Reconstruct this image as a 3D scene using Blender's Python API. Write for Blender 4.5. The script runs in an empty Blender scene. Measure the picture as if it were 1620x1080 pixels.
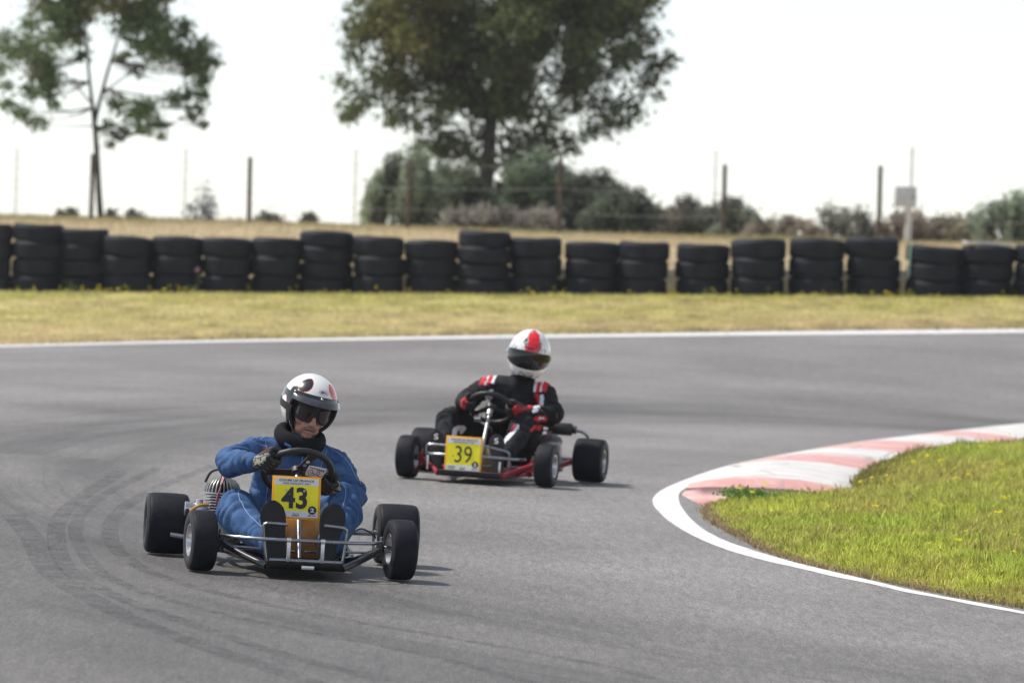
# ---------------------------------------------------------------- helpers
import bpy, bmesh, math, random
import numpy as np
from mathutils import Vector, Matrix, noise as mnoise
random.seed(7)
rng = np.random.default_rng(11)
SC = bpy.context.scene
COL = SC.collection
PI = math.pi

# ---- the photographer's camera (a long lens, tilted a little)
FPX = 7500.0; RHO = math.radians(1.8); TH = math.radians(1.286); KX = math.tan(math.radians(1.5))
CAM = np.array([0, 0, 1.54])
_R0 = np.array([1, 0, 0.]); FW = np.array([0, math.cos(TH), -math.sin(TH)]); _U0 = np.array([0, math.sin(TH), math.cos(TH)])
RT = math.cos(RHO)*_R0 + math.sin(RHO)*_U0
UP = -math.sin(RHO)*_R0 + math.cos(RHO)*_U0
def ray(px, py):
    d = FW + RT*(px-810)/FPX + UP*(540-py)/FPX
    return d/d[1]
NRM = np.array([KX, 0, 1.]); NRM /= np.linalg.norm(NRM)
def road_pt(px, py):                    # point of the banked road plane
    d = ray(px, py); t = -(CAM @ NRM)/(d @ NRM)
    return CAM + d*t
def at(px, py, D):                      # point at distance D along the view
    return CAM + ray(px, py)*D

def tag(o, label=None, cat=None, group=None, kind=None):
    if label: o['label'] = label
    if cat: o['category'] = cat
    if group: o['group'] = group
    if kind: o['kind'] = kind
    return o
def link(o, parent=None):
    COL.objects.link(o)
    if parent is not None: o.parent = parent
    return o
def empty(name, mat=None):
    o = bpy.data.objects.new(name, None); o.empty_display_size = .1
    COL.objects.link(o)
    if mat is not None: o.matrix_world = mat
    return o

# ---- mesh collector
class MB:
    def __init__(s): s.v = []; s.f = []; s.m = []
    def add(s, v, f, m=0):
        o = len(s.v); s.v.extend([tuple(map(float, p)) for p in v])
        s.f.extend([tuple(i+o for i in q) for q in f]); s.m.extend([m]*len(f)); return s
    def box(s, c, size, rot=None, m=0, bev=0.0):
        hx, hy, hz = [k/2 for k in size]
        if bev > 0:
            bm = bmesh.new(); bmesh.ops.create_cube(bm, size=1)
            for q in bm.verts: q.co = Vector((q.co.x*size[0], q.co.y*size[1], q.co.z*size[2]))
            bmesh.ops.bevel(bm, geom=bm.edges[:], offset=bev, segments=2, affect='EDGES', profile=.5)
            bm.verts.index_update(); V = [np.array(q.co) for q in bm.verts]; Fc = [[q.index for q in f.verts] for f in bm.faces]; bm.free()
        else:
            V = [np.array((x, y, z)) for x in (-hx, hx) for y in (-hy, hy) for z in (-hz, hz)]
            Fc = [(0,1,3,2),(4,6,7,5),(0,4,5,1),(2,3,7,6),(0,2,6,4),(1,5,7,3)]
        if rot is not None:
            Rm = np.array(rot); V = [Rm @ p for p in V]
        return s.add([p+np.array(c) for p in V], Fc, m)
    def tube(s, path, r, n=10, m=0, cap=True, smooth=0, ell=None):
        P = [np.array(p, float) for p in path]
        if smooth: P = catmull(P, smooth)
        N = len(P); rs = r if hasattr(r, '__len__') else [r]*N
        if len(rs) != N: rs = np.interp(np.linspace(0,1,N), np.linspace(0,1,len(rs)), rs)
        T = [P[min(i+1,N-1)]-P[max(i-1,0)] for i in range(N)]; T = [t/(np.linalg.norm(t)+1e-12) for t in T]
        a = np.array([0,0,1.]) if abs(T[0][2]) < .9 else np.array([1.,0,0])
        u = np.cross(T[0], a); u /= np.linalg.norm(u)
        V = []; Fc = []
        for i in range(N):
            u = u - T[i]*(u@T[i]); u /= np.linalg.norm(u); w = np.cross(T[i], u)
            for k in range(n):
                A = 2*PI*k/n; V.append(P[i] + rs[i]*(math.cos(A)*u + math.sin(A)*w))
        for i in range(N-1):
            for k in range(n):
                k2 = (k+1) % n; Fc.append((i*n+k, i*n+k2, (i+1)*n+k2, (i+1)*n+k))
        if cap: Fc.append(tuple(range(n-1,-1,-1))); Fc.append(tuple((N-1)*n+k for k in range(n)))
        return s.add(V, Fc, m)
    def limb(s, pts, n=16, m=0):        # closed tapering chain with rounded ends: pts = [(p, r), ...]
        P = [np.array(p, float) for p, r in pts]; R = [r for p, r in pts]
        d0 = P[0]-P[1]; d0 /= np.linalg.norm(d0); d1 = P[-1]-P[-2]; d1 /= np.linalg.norm(d1)
        pp = []; rr = []
        for a in (85, 60, 30): pp.append(P[0]+d0*R[0]*math.sin(math.radians(a))); rr.append(R[0]*math.cos(math.radians(a)))
        Q = catmull(P, 5) if len(P) > 2 else [P[0]+(P[1]-P[0])*t for t in np.linspace(0,1,6)]
        pp += list(Q); rr += list(np.interp(np.linspace(0,1,len(Q)), np.linspace(0,1,len(R)), R))
        for a in (30, 60, 85): pp.append(P[-1]+d1*R[-1]*math.sin(math.radians(a))); rr.append(R[-1]*math.cos(math.radians(a)))
        return s.tube(pp, rr, n, m)
    def lathe(s, prof, n=32, m=0, O=(0,0,0), ax=(1,0,0), close=False, mats=None):   # prof = [(along axis, radius)]
        ax = np.array(ax, float); a = np.array([0,0,1.]) if abs(ax[2]) < .9 else np.array([1.,0,0])
        u = np.cross(ax, a); u /= np.linalg.norm(u); w = np.cross(ax, u); O = np.array(O, float)
        V = []; L = len(prof)
        for h, r in prof:
            for k in range(n):
                A = 2*PI*k/n; V.append(O+ax*h+r*(math.cos(A)*u+math.sin(A)*w))
        o = len(s.v); s.v.extend([tuple(map(float,p)) for p in V])
        for i in range(L if close else L-1):
            j = (i+1) % L
            for k in range(n):
                k2 = (k+1) % n
                s.f.append((o+i*n+k, o+i*n+k2, o+j*n+k2, o+j*n+k)); s.m.append(mats[i] if mats else m)
        return s
    def ell(s, c, r, rot=None, n=20, k=12, m=0):
        V = []; Fc = []; Rm = np.eye(3) if rot is None else np.array(rot); c = np.array(c, float)
        for i in range(k+1):
            t = PI*i/k
            for j in range(n):
                A = 2*PI*j/n; V.append(c + Rm @ np.array((r[0]*math.sin(max(t,.02) if t < 2 else min(t,PI-.02))*math.cos(A), r[1]*math.sin(max(t,.02) if t < 2 else min(t,PI-.02))*math.sin(A), r[2]*math.cos(t))))
        for i in range(k):
            for j in range(n):
                j2 = (j+1) % n; Fc.append((i*n+j, (i+1)*n+j, (i+1)*n+j2, i*n+j2))
        Fc.append(tuple(range(n))); Fc.append(tuple(k*n+j for j in range(n-1,-1,-1)))
        return s.add(V, Fc, m)
    def xf(s, M):                        # transform everything collected so far (4x4 or 3x3)
        M = np.array(M)
        V = np.array(s.v)
        V = V @ M[:3,:3].T + (M[:3,3] if M.shape == (4,4) else 0)
        s.v = [tuple(p) for p in V]; return s
    def mesh(s, name, mats, sharp=40):
        me = bpy.data.meshes.new(name); me.from_pydata(s.v, [], s.f)
        for q in mats: me.materials.append(q)
        if len(mats) > 1: me.polygons.foreach_set('material_index', s.m)
        finish(me, sharp); return me
    def build(s, name, mats, parent=None, sharp=40):
        if not isinstance(mats, (list, tuple)): mats = [mats]
        return link(bpy.data.objects.new(name, s.mesh(name, mats, sharp)), parent)
def finish(me, sharp=40):
    bm = bmesh.new(); bm.from_mesh(me); bmesh.ops.recalc_face_normals(bm, faces=bm.faces); bm.to_mesh(me); bm.free()
    me.polygons.foreach_set('use_smooth', [True]*len(me.polygons))
    if sharp < 180: me.set_sharp_from_angle(angle=math.radians(sharp))
    me.update()
def catmull(P, k):
    P = [np.array(p, float) for p in P]
    if len(P) < 3: return [P[0]+(P[-1]-P[0])*t for t in np.linspace(0, 1, k+1)]
    Q = [2*P[0]-P[1]] + P + [2*P[-1]-P[-2]]; out = []
    for i in range(1, len(Q)-2):
        a, b, c, d = Q[i-1:i+3]
        for t in np.linspace(0, 1, k, endpoint=False):
            out.append(.5*((2*b)+(c-a)*t+(2*a-5*b+4*c-d)*t*t+(3*b-a-3*c+d)*t**3))
    out.append(P[-1]); return out
def rotm(rx=0, ry=0, rz=0):
    return np.array((Matrix.Rotation(math.radians(rz), 3, 'Z') @ Matrix.Rotation(math.radians(ry), 3, 'Y') @ Matrix.Rotation(math.radians(rx), 3, 'X')))
def fuse(mb, voxel, it=4, fac=.5):       # union of closed shapes -> one continuous skin (vertices, faces as arrays)
    me = bpy.data.meshes.new('tmp'); me.from_pydata(mb.v, [], mb.f)
    bm = bmesh.new(); bm.from_mesh(me); bmesh.ops.recalc_face_normals(bm, faces=bm.faces); bm.to_mesh(me); bm.free()
    o = bpy.data.objects.new('tmp', me); COL.objects.link(o)
    r = o.modifiers.new('r', 'REMESH'); r.mode = 'VOXEL'; r.voxel_size = voxel; r.adaptivity = 0
    sm = o.modifiers.new('s', 'SMOOTH'); sm.factor = fac; sm.iterations = it
    dg = bpy.context.evaluated_depsgraph_get(); dg.update()
    out = bpy.data.meshes.new_from_object(o.evaluated_get(dg))
    bpy.data.objects.remove(o); bpy.data.meshes.remove(me)
    return out
def coords(me):
    a = np.empty(len(me.vertices)*3); me.vertices.foreach_get('co', a); return a.reshape(-1, 3)
def normals(me):
    a = np.empty(len(me.vertices)*3); me.vertex_normals.foreach_get('vector', a); return a.reshape(-1, 3)
def setco(me, a): me.vertices.foreach_set('co', a.ravel()); me.update()
def centers(me):
    a = np.empty(len(me.polygons)*3); me.polygons.foreach_get('center', a); return a.reshape(-1, 3)
def bigmesh(name, V, Fq, mat, parent=None, cols=None, smooth=False, uvs=None):
    """V (n,3), Fq (m,k) all faces of k corners; cols (m,3) colour of every face"""
    me = bpy.data.meshes.new(name); V = np.asarray(V, dtype=np.float32); Fq = np.asarray(Fq, dtype=np.int32)
    k = Fq.shape[1]; me.vertices.add(len(V)); me.vertices.foreach_set('co', V.ravel())
    me.loops.add(Fq.size); me.loops.foreach_set('vertex_index', Fq.ravel())
    me.polygons.add(len(Fq)); me.polygons.foreach_set('loop_start', np.arange(0, Fq.size, k, dtype=np.int32))
    me.polygons.foreach_set('loop_total', np.full(len(Fq), k, dtype=np.int32))
    me.materials.append(mat)
    if cols is not None:
        at_ = me.attributes.new('Tint', 'FLOAT_COLOR', 'FACE')
        c4 = np.ones((len(Fq), 4), dtype=np.float32); c4[:, :3] = cols; at_.data.foreach_set('color', c4.ravel())
    me.update(calc_edges=True); me.validate()
    if smooth: me.polygons.foreach_set('use_smooth', [True]*len(me.polygons))
    return link(bpy.data.objects.new(name, me), parent)

# ---------------------------------------------------------------- materials
def new_mat(name):
    m = bpy.data.materials.new(name); m.use_nodes = True
    nt = m.node_tree; return m, nt, nt.nodes, nt.links, nt.nodes['Principled BSDF']
def mat(name, col, rough=.5, metal=0., var=.12, scale=30., bump=0., bscale=None, coat=0., spec=None, dirt=None, dscale=6.):
    m, nt, N, L, B = new_mat(name)
    tc = N.new('ShaderNodeTexCoord'); nz = N.new('ShaderNodeTexNoise'); nz.inputs['Scale'].default_value = scale; nz.inputs['Detail'].default_value = 5
    L.new(tc.outputs['Object'], nz.inputs['Vector'])
    mp = N.new('ShaderNodeMapRange'); mp.inputs['From Min'].default_value = .3; mp.inputs['From Max'].default_value = .7
    mp.inputs['To Min'].default_value = 1-var; mp.inputs['To Max'].default_value = 1+var
    L.new(nz.outputs['Fac'], mp.inputs['Value'])
    hs = N.new('ShaderNodeHueSaturation'); hs.inputs['Color'].default_value = (*col, 1); L.new(mp.outputs[0], hs.inputs['Value'])
    src = hs.outputs[0]
    if dirt:
        n2 = N.new('ShaderNodeTexNoise'); n2.inputs['Scale'].default_value = dscale; n2.inputs['Detail'].default_value = 8; L.new(tc.outputs['Object'], n2.inputs['Vector'])
        r2 = N.new('ShaderNodeMapRange'); r2.inputs['From Min'].default_value = .5; r2.inputs['From Max'].default_value = .72; r2.inputs['To Max'].default_value = dirt[3] if len(dirt) > 3 else .6
        L.new(n2.outputs['Fac'], r2.inputs['Value'])
        mx = N.new('ShaderNodeMixRGB'); mx.inputs['Color2'].default_value = (*dirt[:3], 1); L.new(r2.outputs[0], mx.inputs['Fac']); L.new(src, mx.inputs['Color1']); src = mx.outputs[0]
    L.new(src, B.inputs['Base Color'])
    rr = N.new('ShaderNodeMapRange'); rr.inputs['To Min'].default_value = max(.03, rough-.1); rr.inputs['To Max'].default_value = min(1, rough+.1)
    L.new(nz.outputs['Fac'], rr.inputs['Value']); L.new(rr.outputs[0], B.inputs['Roughness'])
    B.inputs['Metallic'].default_value = metal
    if coat: B.inputs['Coat Weight'].default_value = coat; B.inputs['Coat Roughness'].default_value = .06
    if spec is not None: B.inputs['Specular IOR Level'].default_value = spec
    if bump:
        nb = N.new('ShaderNodeTexNoise'); nb.inputs['Scale'].default_value = bscale or scale*3; nb.inputs['Detail'].default_value = 4; L.new(tc.outputs['Object'], nb.inputs['Vector'])
        bp = N.new('ShaderNodeBump'); bp.inputs['Strength'].default_value = bump; bp.inputs['Distance'].default_value = .004
        L.new(nb.outputs['Fac'], bp.inputs['Height']); L.new(bp.outputs[0], B.inputs['Normal'])
    return m
def leaf_mat(name, trans=.35, rough=.6, mul=1.0):
    m, nt, N, L, B = new_mat(name)
    a = N.new('ShaderNodeAttribute'); a.attribute_name = 'Tint'
    t = N.new('ShaderNodeBsdfTranslucent'); mx = N.new('ShaderNodeMixShader'); mx.inputs[0].default_value = trans
    L.new(a.outputs['Color'], B.inputs['Base Color']); L.new(a.outputs['Color'], t.inputs['Color'])
    B.inputs['Roughness'].default_value = rough; B.inputs['Specular IOR Level'].default_value = .25
    L.new(B.outputs[0], mx.inputs[1]); L.new(t.outputs[0], mx.inputs[2]); L.new(mx.outputs[0], N['Material Output'].inputs['Surface'])
    return m

M = {}
M['rubber'] = mat('slick_rubber', (.008, .0095, .015), .62, var=.25, scale=14, bump=.15, bscale=160, dirt=(.028,.028,.030,.4), dscale=9, spec=.2)
M['sidewall'] = mat('dusty_highlight_sidewall', (.022, .022, .025), .6, var=.3, scale=20, dirt=(.06,.058,.056,.5), dscale=14, spec=.3)  # paler than the tread: dust, plus a sidewall highlight put into the colour
M['old_rubber'] = mat('weathered_rubber', (.0095, .0118, .0195), .66, var=.35, scale=7, bump=.3, bscale=60, dirt=(.032,.032,.036,.5), dscale=3, spec=.25)
M['alu'] = mat('cast_aluminium', (.62, .62, .64), .33, 1., var=.12, scale=40)
M['chrome'] = mat('nickel_tube', (.33, .34, .37), .28, 1., var=.1, scale=25)
M['black_tube'] = mat('black_enamel_tube', (.016, .016, .019), .32, var=.3, scale=30, coat=.4)
M['red_tube'] = mat('red_enamel_tube', (.34, .018, .035), .35, var=.15, scale=30, coat=.3, dirt=(.05,.02,.02,.5))
M['black'] = mat('black_plastic', (.018, .018, .021), .45, var=.2)
M['grip'] = mat('wheel_grip', (.017, .017, .019), .5, var=.2, bump=.2, bscale=200)
M['floor'] = mat('dark_floor_pan', (.03, .03, .034), .5, .5, var=.3)
M['tank'] = mat('amber_fibreglass', (.56, .25, .06), .35, var=.2, scale=12, coat=.3)
M['tan'] = mat('tan_tank', (.30, .24, .13), .45, var=.2, scale=12)
M['fin'] = mat('cast_fin_metal', (.50, .50, .50), .45, .85, var=.2, scale=50)
M['fin_dark'] = mat('sooty_metal', (.05, .05, .05), .55, .5, var=.3)
M['wire_red'] = mat('red_lead', (.35, .06, .09), .45)
M['wire_yellow'] = mat('yellow_hose', (.60, .30, .03), .45)
M['plate_orange'] = mat('plate_border', (.90, .43, .01), .4, var=.06, scale=20)
M['plate_yellow'] = mat('plate_yellow', (.97, .84, .005), .4, var=.05, scale=20)
M['plate_white'] = mat('plate_white', (.78, .78, .80), .4, var=.04)
M['ink'] = mat('black_ink', (.012, .014, .018), .5, var=.1)
M['ink_red'] = mat('red_ink', (.55, .03, .03), .5, var=.1)
M['ink_white'] = mat('white_ink', (.8, .8, .8), .5, var=.05)
M['denim'] = mat('blue_race_suit', (.042, .096, .225), .85, var=.28, scale=22, bump=.5, bscale=75, spec=.2, dirt=(.12,.205,.37,.55), dscale=10)
M['denim_light'] = mat('blue_suit_stitching', (.22, .34, .58), .85, var=.1)
M['patch_red'] = mat('red_patch', (.42, .06, .07), .8)
M['suit_black'] = mat('black_race_suit', (.012, .013, .017), .8, var=.3, scale=16, bump=.3, bscale=350, spec=.25)
M['suit_red'] = mat('red_suit_panel', (.60, .02, .035), .75, var=.12)
M['suit_white'] = mat('white_suit_panel', (.74, .75, .80), .75, var=.06)
M['glove_black'] = mat('black_glove', (.014, .014, .015), .65, var=.3, bump=.3, bscale=200)
M['glove_tan'] = mat('pale_glove_back', (.30, .29, .23), .7, var=.3)
M['glove_red'] = mat('red_glove', (.45, .012, .02), .7, var=.25, bump=.3, bscale=200)
M['shoe'] = mat('black_shoe', (.010, .010, .012), .6, var=.25, spec=.25, bump=.2, bscale=150)
M['sole'] = mat('shoe_sole', (.014, .014, .016), .75, var=.25, bump=.5, bscale=90)
M['skin'] = mat('weathered_skin', (.46, .24, .17), .5, var=.14, scale=45, bump=.4, bscale=120, dirt=(.36,.13,.09,.6), dscale=28)
M['moustache'] = mat('grey_moustache', (.34, .30, .26), .8, var=.3, scale=120, bump=.8, bscale=300)
M['collar'] = mat('black_foam_collar', (.009, .009, .011), .9, var=.2, bump=.3, spec=.2, bscale=150)
M['tag_blue'] = mat('blue_tag', (.05, .16, .42), .6)
M['h_white'] = mat('white_gelcoat', (.80, .80, .79), .25, var=.04, scale=9, coat=.8)
M['h_black'] = mat('black_gelcoat', (.012, .012, .016), .25, var=.1, coat=.7)
M['h_red'] = mat('orange_red_gelcoat', (.72, .10, .06), .25, var=.08, coat=.7)
M['h_red39'] = mat('bright_red_gelcoat', (.78, .015, .03), .25, var=.1, coat=.6)
M['stem_green'] = mat('green_stem', (.10, .15, .05), .7)
M['h_trim'] = mat('helmet_rubber_trim', (.012, .012, .014), .6)
M['h_grey'] = mat('grey_fade_gelcoat', (.32, .32, .33), .25, var=.5, scale=40, coat=.7)
M['padding'] = mat('helmet_padding', (.012, .012, .014), .9)
M['lens'] = mat('smoked_lens', (.022, .012, .014), .08, var=.3, scale=20, coat=.35, spec=.4)
M['visor'] = mat('dark_visor', (.006, .006, .008), .08, var=.1, coat=.25, spec=.4)
M['peak'] = mat('smoked_peak', (.05, .05, .06), .12, var=.2, coat=1.)
M['bark'] = mat('grey_bark', (.055, .047, .042), .9, var=.35, scale=9, bump=.8, bscale=25)
M['post'] = mat('weathered_post', (.075, .050, .036), .85, var=.35, scale=12)
M['pale_post'] = mat('pale_grey_post', (.75, .77, .78), .6, var=.1)
M['wire'] = mat('galvanised_wire', (.40, .40, .42), .5, .5)
M['box_grey'] = mat('grey_cabinet_paint', (.50, .51, .52), .5, var=.15, scale=10)
M['concrete'] = mat('pale_board', (.55, .53, .50), .85, var=.18, scale=12)
M['strap'] = mat('faded_green_strap', (.30, .46, .40), .7)
M['leaf'] = leaf_mat('tree_leaf', .42)
M['grassblade'] = leaf_mat('grass_blade', .40)
# ---------------------------------------------------------------- terrain
PXS = np.array([-500, 0, 400, 810, 1220, 1620, 2120.])
def _f(px, xs, ys): return np.interp(px, xs, ys)
FAR_X = [-500, 0, 200, 400, 810, 1220, 1620, 2120]; FAR_Y = [556, 547.5, 542, 537.5, 530.5, 525.5, 522.5, 520]
def far_y(px): return float(np.interp(px, FAR_X, FAR_Y))
def far_D(px): return 50.0 + 7.0*np.clip((px-0)/1620, -.3, 1.3)
UCOLS = np.linspace(-700, 2320, 61)
DTAB = np.arange(0, 420, .5)
def hermite(xs, ys, q):
    xs = np.array(xs, float); ys = np.array(ys, float); h = np.diff(xs); d = np.diff(ys)/h; m = np.zeros(len(xs))
    m[0] = d[0]; m[-1] = d[-1]
    for i in range(1, len(xs)-1):
        m[i] = 0 if d[i-1]*d[i] <= 0 else (h[i-1]+h[i])/(h[i-1]/d[i-1]+h[i]/d[i])
    i = np.clip(np.searchsorted(xs, q)-1, 0, len(xs)-2); t = (q-xs[i])/h[i]
    return (2*t**3-3*t**2+1)*ys[i]+(t**3-2*t**2+t)*h[i]*m[i]+(-2*t**3+3*t**2)*ys[i+1]+(t**3-t**2)*h[i]*m[i+1]
TU = []; TZ = []
for px in UCOLS:
    c = np.clip(px, -500, 2120)
    u = ray(px, 540)[0]
    Dp = float(np.interp(c, [0, 810, 1620], [31, 38, 45.5])); Df = float(far_D(c))
    zf = lambda y, D: float(at(c, y, D)[2])
    tz = zf(465+9*c/1620, 61.5)
    cr = zf(float(np.interp(c, [0, 400, 800, 1385, 1620], [351, 357, 373, 388, 392])), 84)
    zp = lambda D: -KX*u*D
    xs = [0, Dp-8, Dp, Df, 61.5, 66, 84, 100, 160, 420]
    ys = [0, zp(Dp-8), zp(Dp), zf(far_y(c), Df), tz, tz+.12, cr, cr-.15, cr-3, cr-14]
    z = hermite(xs, ys, DTAB)
    z = np.where(DTAB < Dp-1, zp(DTAB), z)
    TU.append(u); TZ.append(z)
TU = np.array(TU); TZ = np.array(TZ)
# small natural unevenness beyond the road
def zt(x, D):
    x = np.asarray(x, float); D = np.asarray(D, float); x, D = np.broadcast_arrays(x, D)
    u = np.clip(x/np.maximum(D, 1.), TU[0], TU[-1]-1e-9)
    fu = (u-TU[0])/(TU[1]-TU[0]); i = np.clip(fu.astype(int), 0, len(TU)-2); a = fu-i
    fd = np.clip(D/.5, 0, len(DTAB)-1.001); j = fd.astype(int); b = fd-j
    return (TZ[i, j]*(1-a)*(1-b)+TZ[i+1, j]*a*(1-b)+TZ[i, j+1]*(1-a)*b+TZ[i+1, j+1]*a*b)
def ztp(x, D): return float(zt(x, D))
def gpt(px, D):                          # ground point in column px at distance D
    x = ray(px, 480)[0]*D; return np.array([x, D, ztp(x, D)])
def far_edge_D(x):                       # distance of the outer road edge for a given x
    x = np.asarray(x, float)
    px = 810 + x/53*FPX
    return far_D(px)
def grid(xs2d, D2d, z2d):
    n, m = xs2d.shape; V = np.stack([xs2d, D2d, z2d], -1).reshape(-1, 3)
    i = np.arange(n*m).reshape(n, m); Fq = np.stack([i[:-1,:-1], i[:-1,1:], i[1:,1:], i[1:,:-1]], -1).reshape(-1, 4)
    return V, Fq

# ---- ground materials
def road_mat():
    m, nt, N, L, B = new_mat('worn_asphalt')
    g = N.new('ShaderNodeNewGeometry')
    def vsub(c):
        v = N.new('ShaderNodeVectorMath'); v.operation = 'SUBTRACT'; v.inputs[1].default_value = c; L.new(g.outputs['Position'], v.inputs[0]); return v.outputs[0]
    sx = N.new('ShaderNodeSeparateXYZ'); L.new(vsub((6.5, 29.5, 0)), sx.inputs[0])
    def mth(op, a, b=None):
        n = N.new('ShaderNodeMath'); n.operation = op
        for i, q in enumerate((a, b)):
            if q is None: continue
            if isinstance(q, (int, float)): n.inputs[i].default_value = q
            else: L.new(q, n.inputs[i])
        return n.outputs[0]
    yy = mth('MULTIPLY', sx.outputs[1], .62)
    r = mth('SQRT', mth('ADD', mth('MULTIPLY', sx.outputs[0], sx.outputs[0]), mth('MULTIPLY', yy, yy)))
    th = mth('ARCTAN2', yy, sx.outputs[0])
    def nz(vec, sc, det=4, rough=.55, dist=0):
        n = N.new('ShaderNodeTexNoise'); n.inputs['Scale'].default_value = sc; n.inputs['Detail'].default_value = det; n.inputs['Roughness'].default_value = rough; n.inputs['Distortion'].default_value = dist
        L.new(vec, n.inputs['Vector']); return n.outputs['Fac']
    def comb(a, b, c=0):
        n = N.new('ShaderNodeCombineXYZ')
        for i, q in enumerate((a, b, c)):
            if isinstance(q, (int, float)): n.inputs[i].default_value = q
            else: L.new(q, n.inputs[i])
        return n.outputs[0]
    def rng_(v, a, b, c, d):
        n = N.new('ShaderNodeMapRange'); n.inputs[1].default_value = a; n.inputs[2].default_value = b; n.inputs[3].default_value = c; n.inputs[4].default_value = d; L.new(v, n.inputs[0]); return n.outputs[0]
    streak = nz(comb(mth('MULTIPLY', r, 2.2), mth('MULTIPLY', th, 2.5)), 1.0, 5, .6)
    fine = nz(comb(mth('MULTIPLY', r, 16), mth('MULTIPLY', th, 3.0), 5.0), 1.0, 3, .6)
    big = nz(g.outputs['Position'], .35, 3)
    sg = N.new('ShaderNodeVectorMath'); sg.operation = 'MULTIPLY'; sg.inputs[1].default_value = (1, .14, 1); L.new(g.outputs['Position'], sg.inputs[0])
    grain = nz(sg.outputs[0], 120, 3, .75)
    grain2 = nz(sg.outputs[0], 30, 4, .7)
    # darker rubbered band where the karts run: middle of the radius range
    band = mth('MULTIPLY', rng_(r, 8.2, 9.1, .12, 1), rng_(r, 10.0, 11.6, 1, .12))
    k = mth('MULTIPLY', rng_(streak, .42, .66, 0, 1), mth('ADD', mth('MULTIPLY', band, .8), .2))
    k2 = mth('MULTIPLY', rng_(fine, .56, .74, 0, 1), mth('MULTIPLY', band, .5))
    v = mth('SUBTRACT', 1.16, mth('ADD', mth('ADD', mth('MULTIPLY', k, .34), mth('MULTIPLY', band, .30)), mth('MULTIPLY', k2, .40)))
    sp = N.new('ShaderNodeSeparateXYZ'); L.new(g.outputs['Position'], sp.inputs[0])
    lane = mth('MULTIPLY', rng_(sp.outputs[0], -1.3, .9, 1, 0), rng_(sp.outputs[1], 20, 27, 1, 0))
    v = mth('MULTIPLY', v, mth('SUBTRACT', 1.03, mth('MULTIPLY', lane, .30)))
    v = mth('MULTIPLY', v, rng_(big, .3, .7, .80, 1.16))
    v = mth('MULTIPLY', v, rng_(grain, .3, .7, .72, 1.28))
    v = mth('MULTIPLY', v, rng_(grain2, .3, .7, .78, 1.22))
    hs = N.new('ShaderNodeHueSaturation'); hs.inputs['Color'].default_value = (.182, .175, .171, 1); L.new(v, hs.inputs['Value'])
    L.new(hs.outputs[0], B.inputs['Base Color'])
    L.new(rng_(grain2, .3, .7, .62, .82), B.inputs['Roughness']); B.inputs['Specular IOR Level'].default_value = .35
    bp = N.new('ShaderNodeBump'); bp.inputs['Strength'].default_value = .6; bp.inputs['Distance'].default_value = .004
    L.new(grain, bp.inputs['Height']); L.new(bp.outputs[0], B.inputs['Normal'])
    return m
def soil_mat(name, cols, scale=1.2):
    m, nt, N, L, B = new_mat(name)
    g = N.new('ShaderNodeNewGeometry')
    n1 = N.new('ShaderNodeTexNoise'); n1.inputs['Scale'].default_value = scale; n1.inputs['Detail'].default_value = 9; n1.inputs['Roughness'].default_value = .65; L.new(g.outputs['Position'], n1.inputs['Vector'])
    cr = N.new('ShaderNodeValToRGB'); L.new(n1.outputs['Fac'], cr.inputs[0])
    e = cr.color_ramp.elements; e[0].position = .32; e[0].color = (*cols[0], 1); e[1].position = .68; e[1].color = (*cols[-1], 1)
    for i, c in enumerate(cols[1:-1]):
        q = e.new(.32+.36*(i+1)/(len(cols)-1)); q.color = (*c, 1)
    n2 = N.new('ShaderNodeTexNoise'); n2.inputs['Scale'].default_value = 60; n2.inputs['Detail'].default_value = 4; L.new(g.outputs['Position'], n2.inputs['Vector'])
    mr = N.new('ShaderNodeMapRange'); mr.inputs[1].default_value = .3; mr.inputs[2].default_value = .7; mr.inputs[3].default_value = .6; mr.inputs[4].default_value = 1.4; L.new(n2.outputs['Fac'], mr.inputs[0])
    hs = N.new('ShaderNodeHueSaturation'); L.new(cr.outputs[0], hs.inputs['Color']); L.new(mr.outputs[0], hs.inputs['Value'])
    L.new(hs.outputs[0], B.inputs['Base Color']); B.inputs['Roughness'].default_value = .95; B.inputs['Specular IOR Level'].default_value = .1
    bp = N.new('ShaderNodeBump'); bp.inputs['Strength'].default_value = .8; bp.inputs['Distance'].default_value = .03; L.new(n2.outputs['Fac'], bp.inputs['Height']); L.new(bp.outputs[0], B.inputs['Normal'])
    return m
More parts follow.
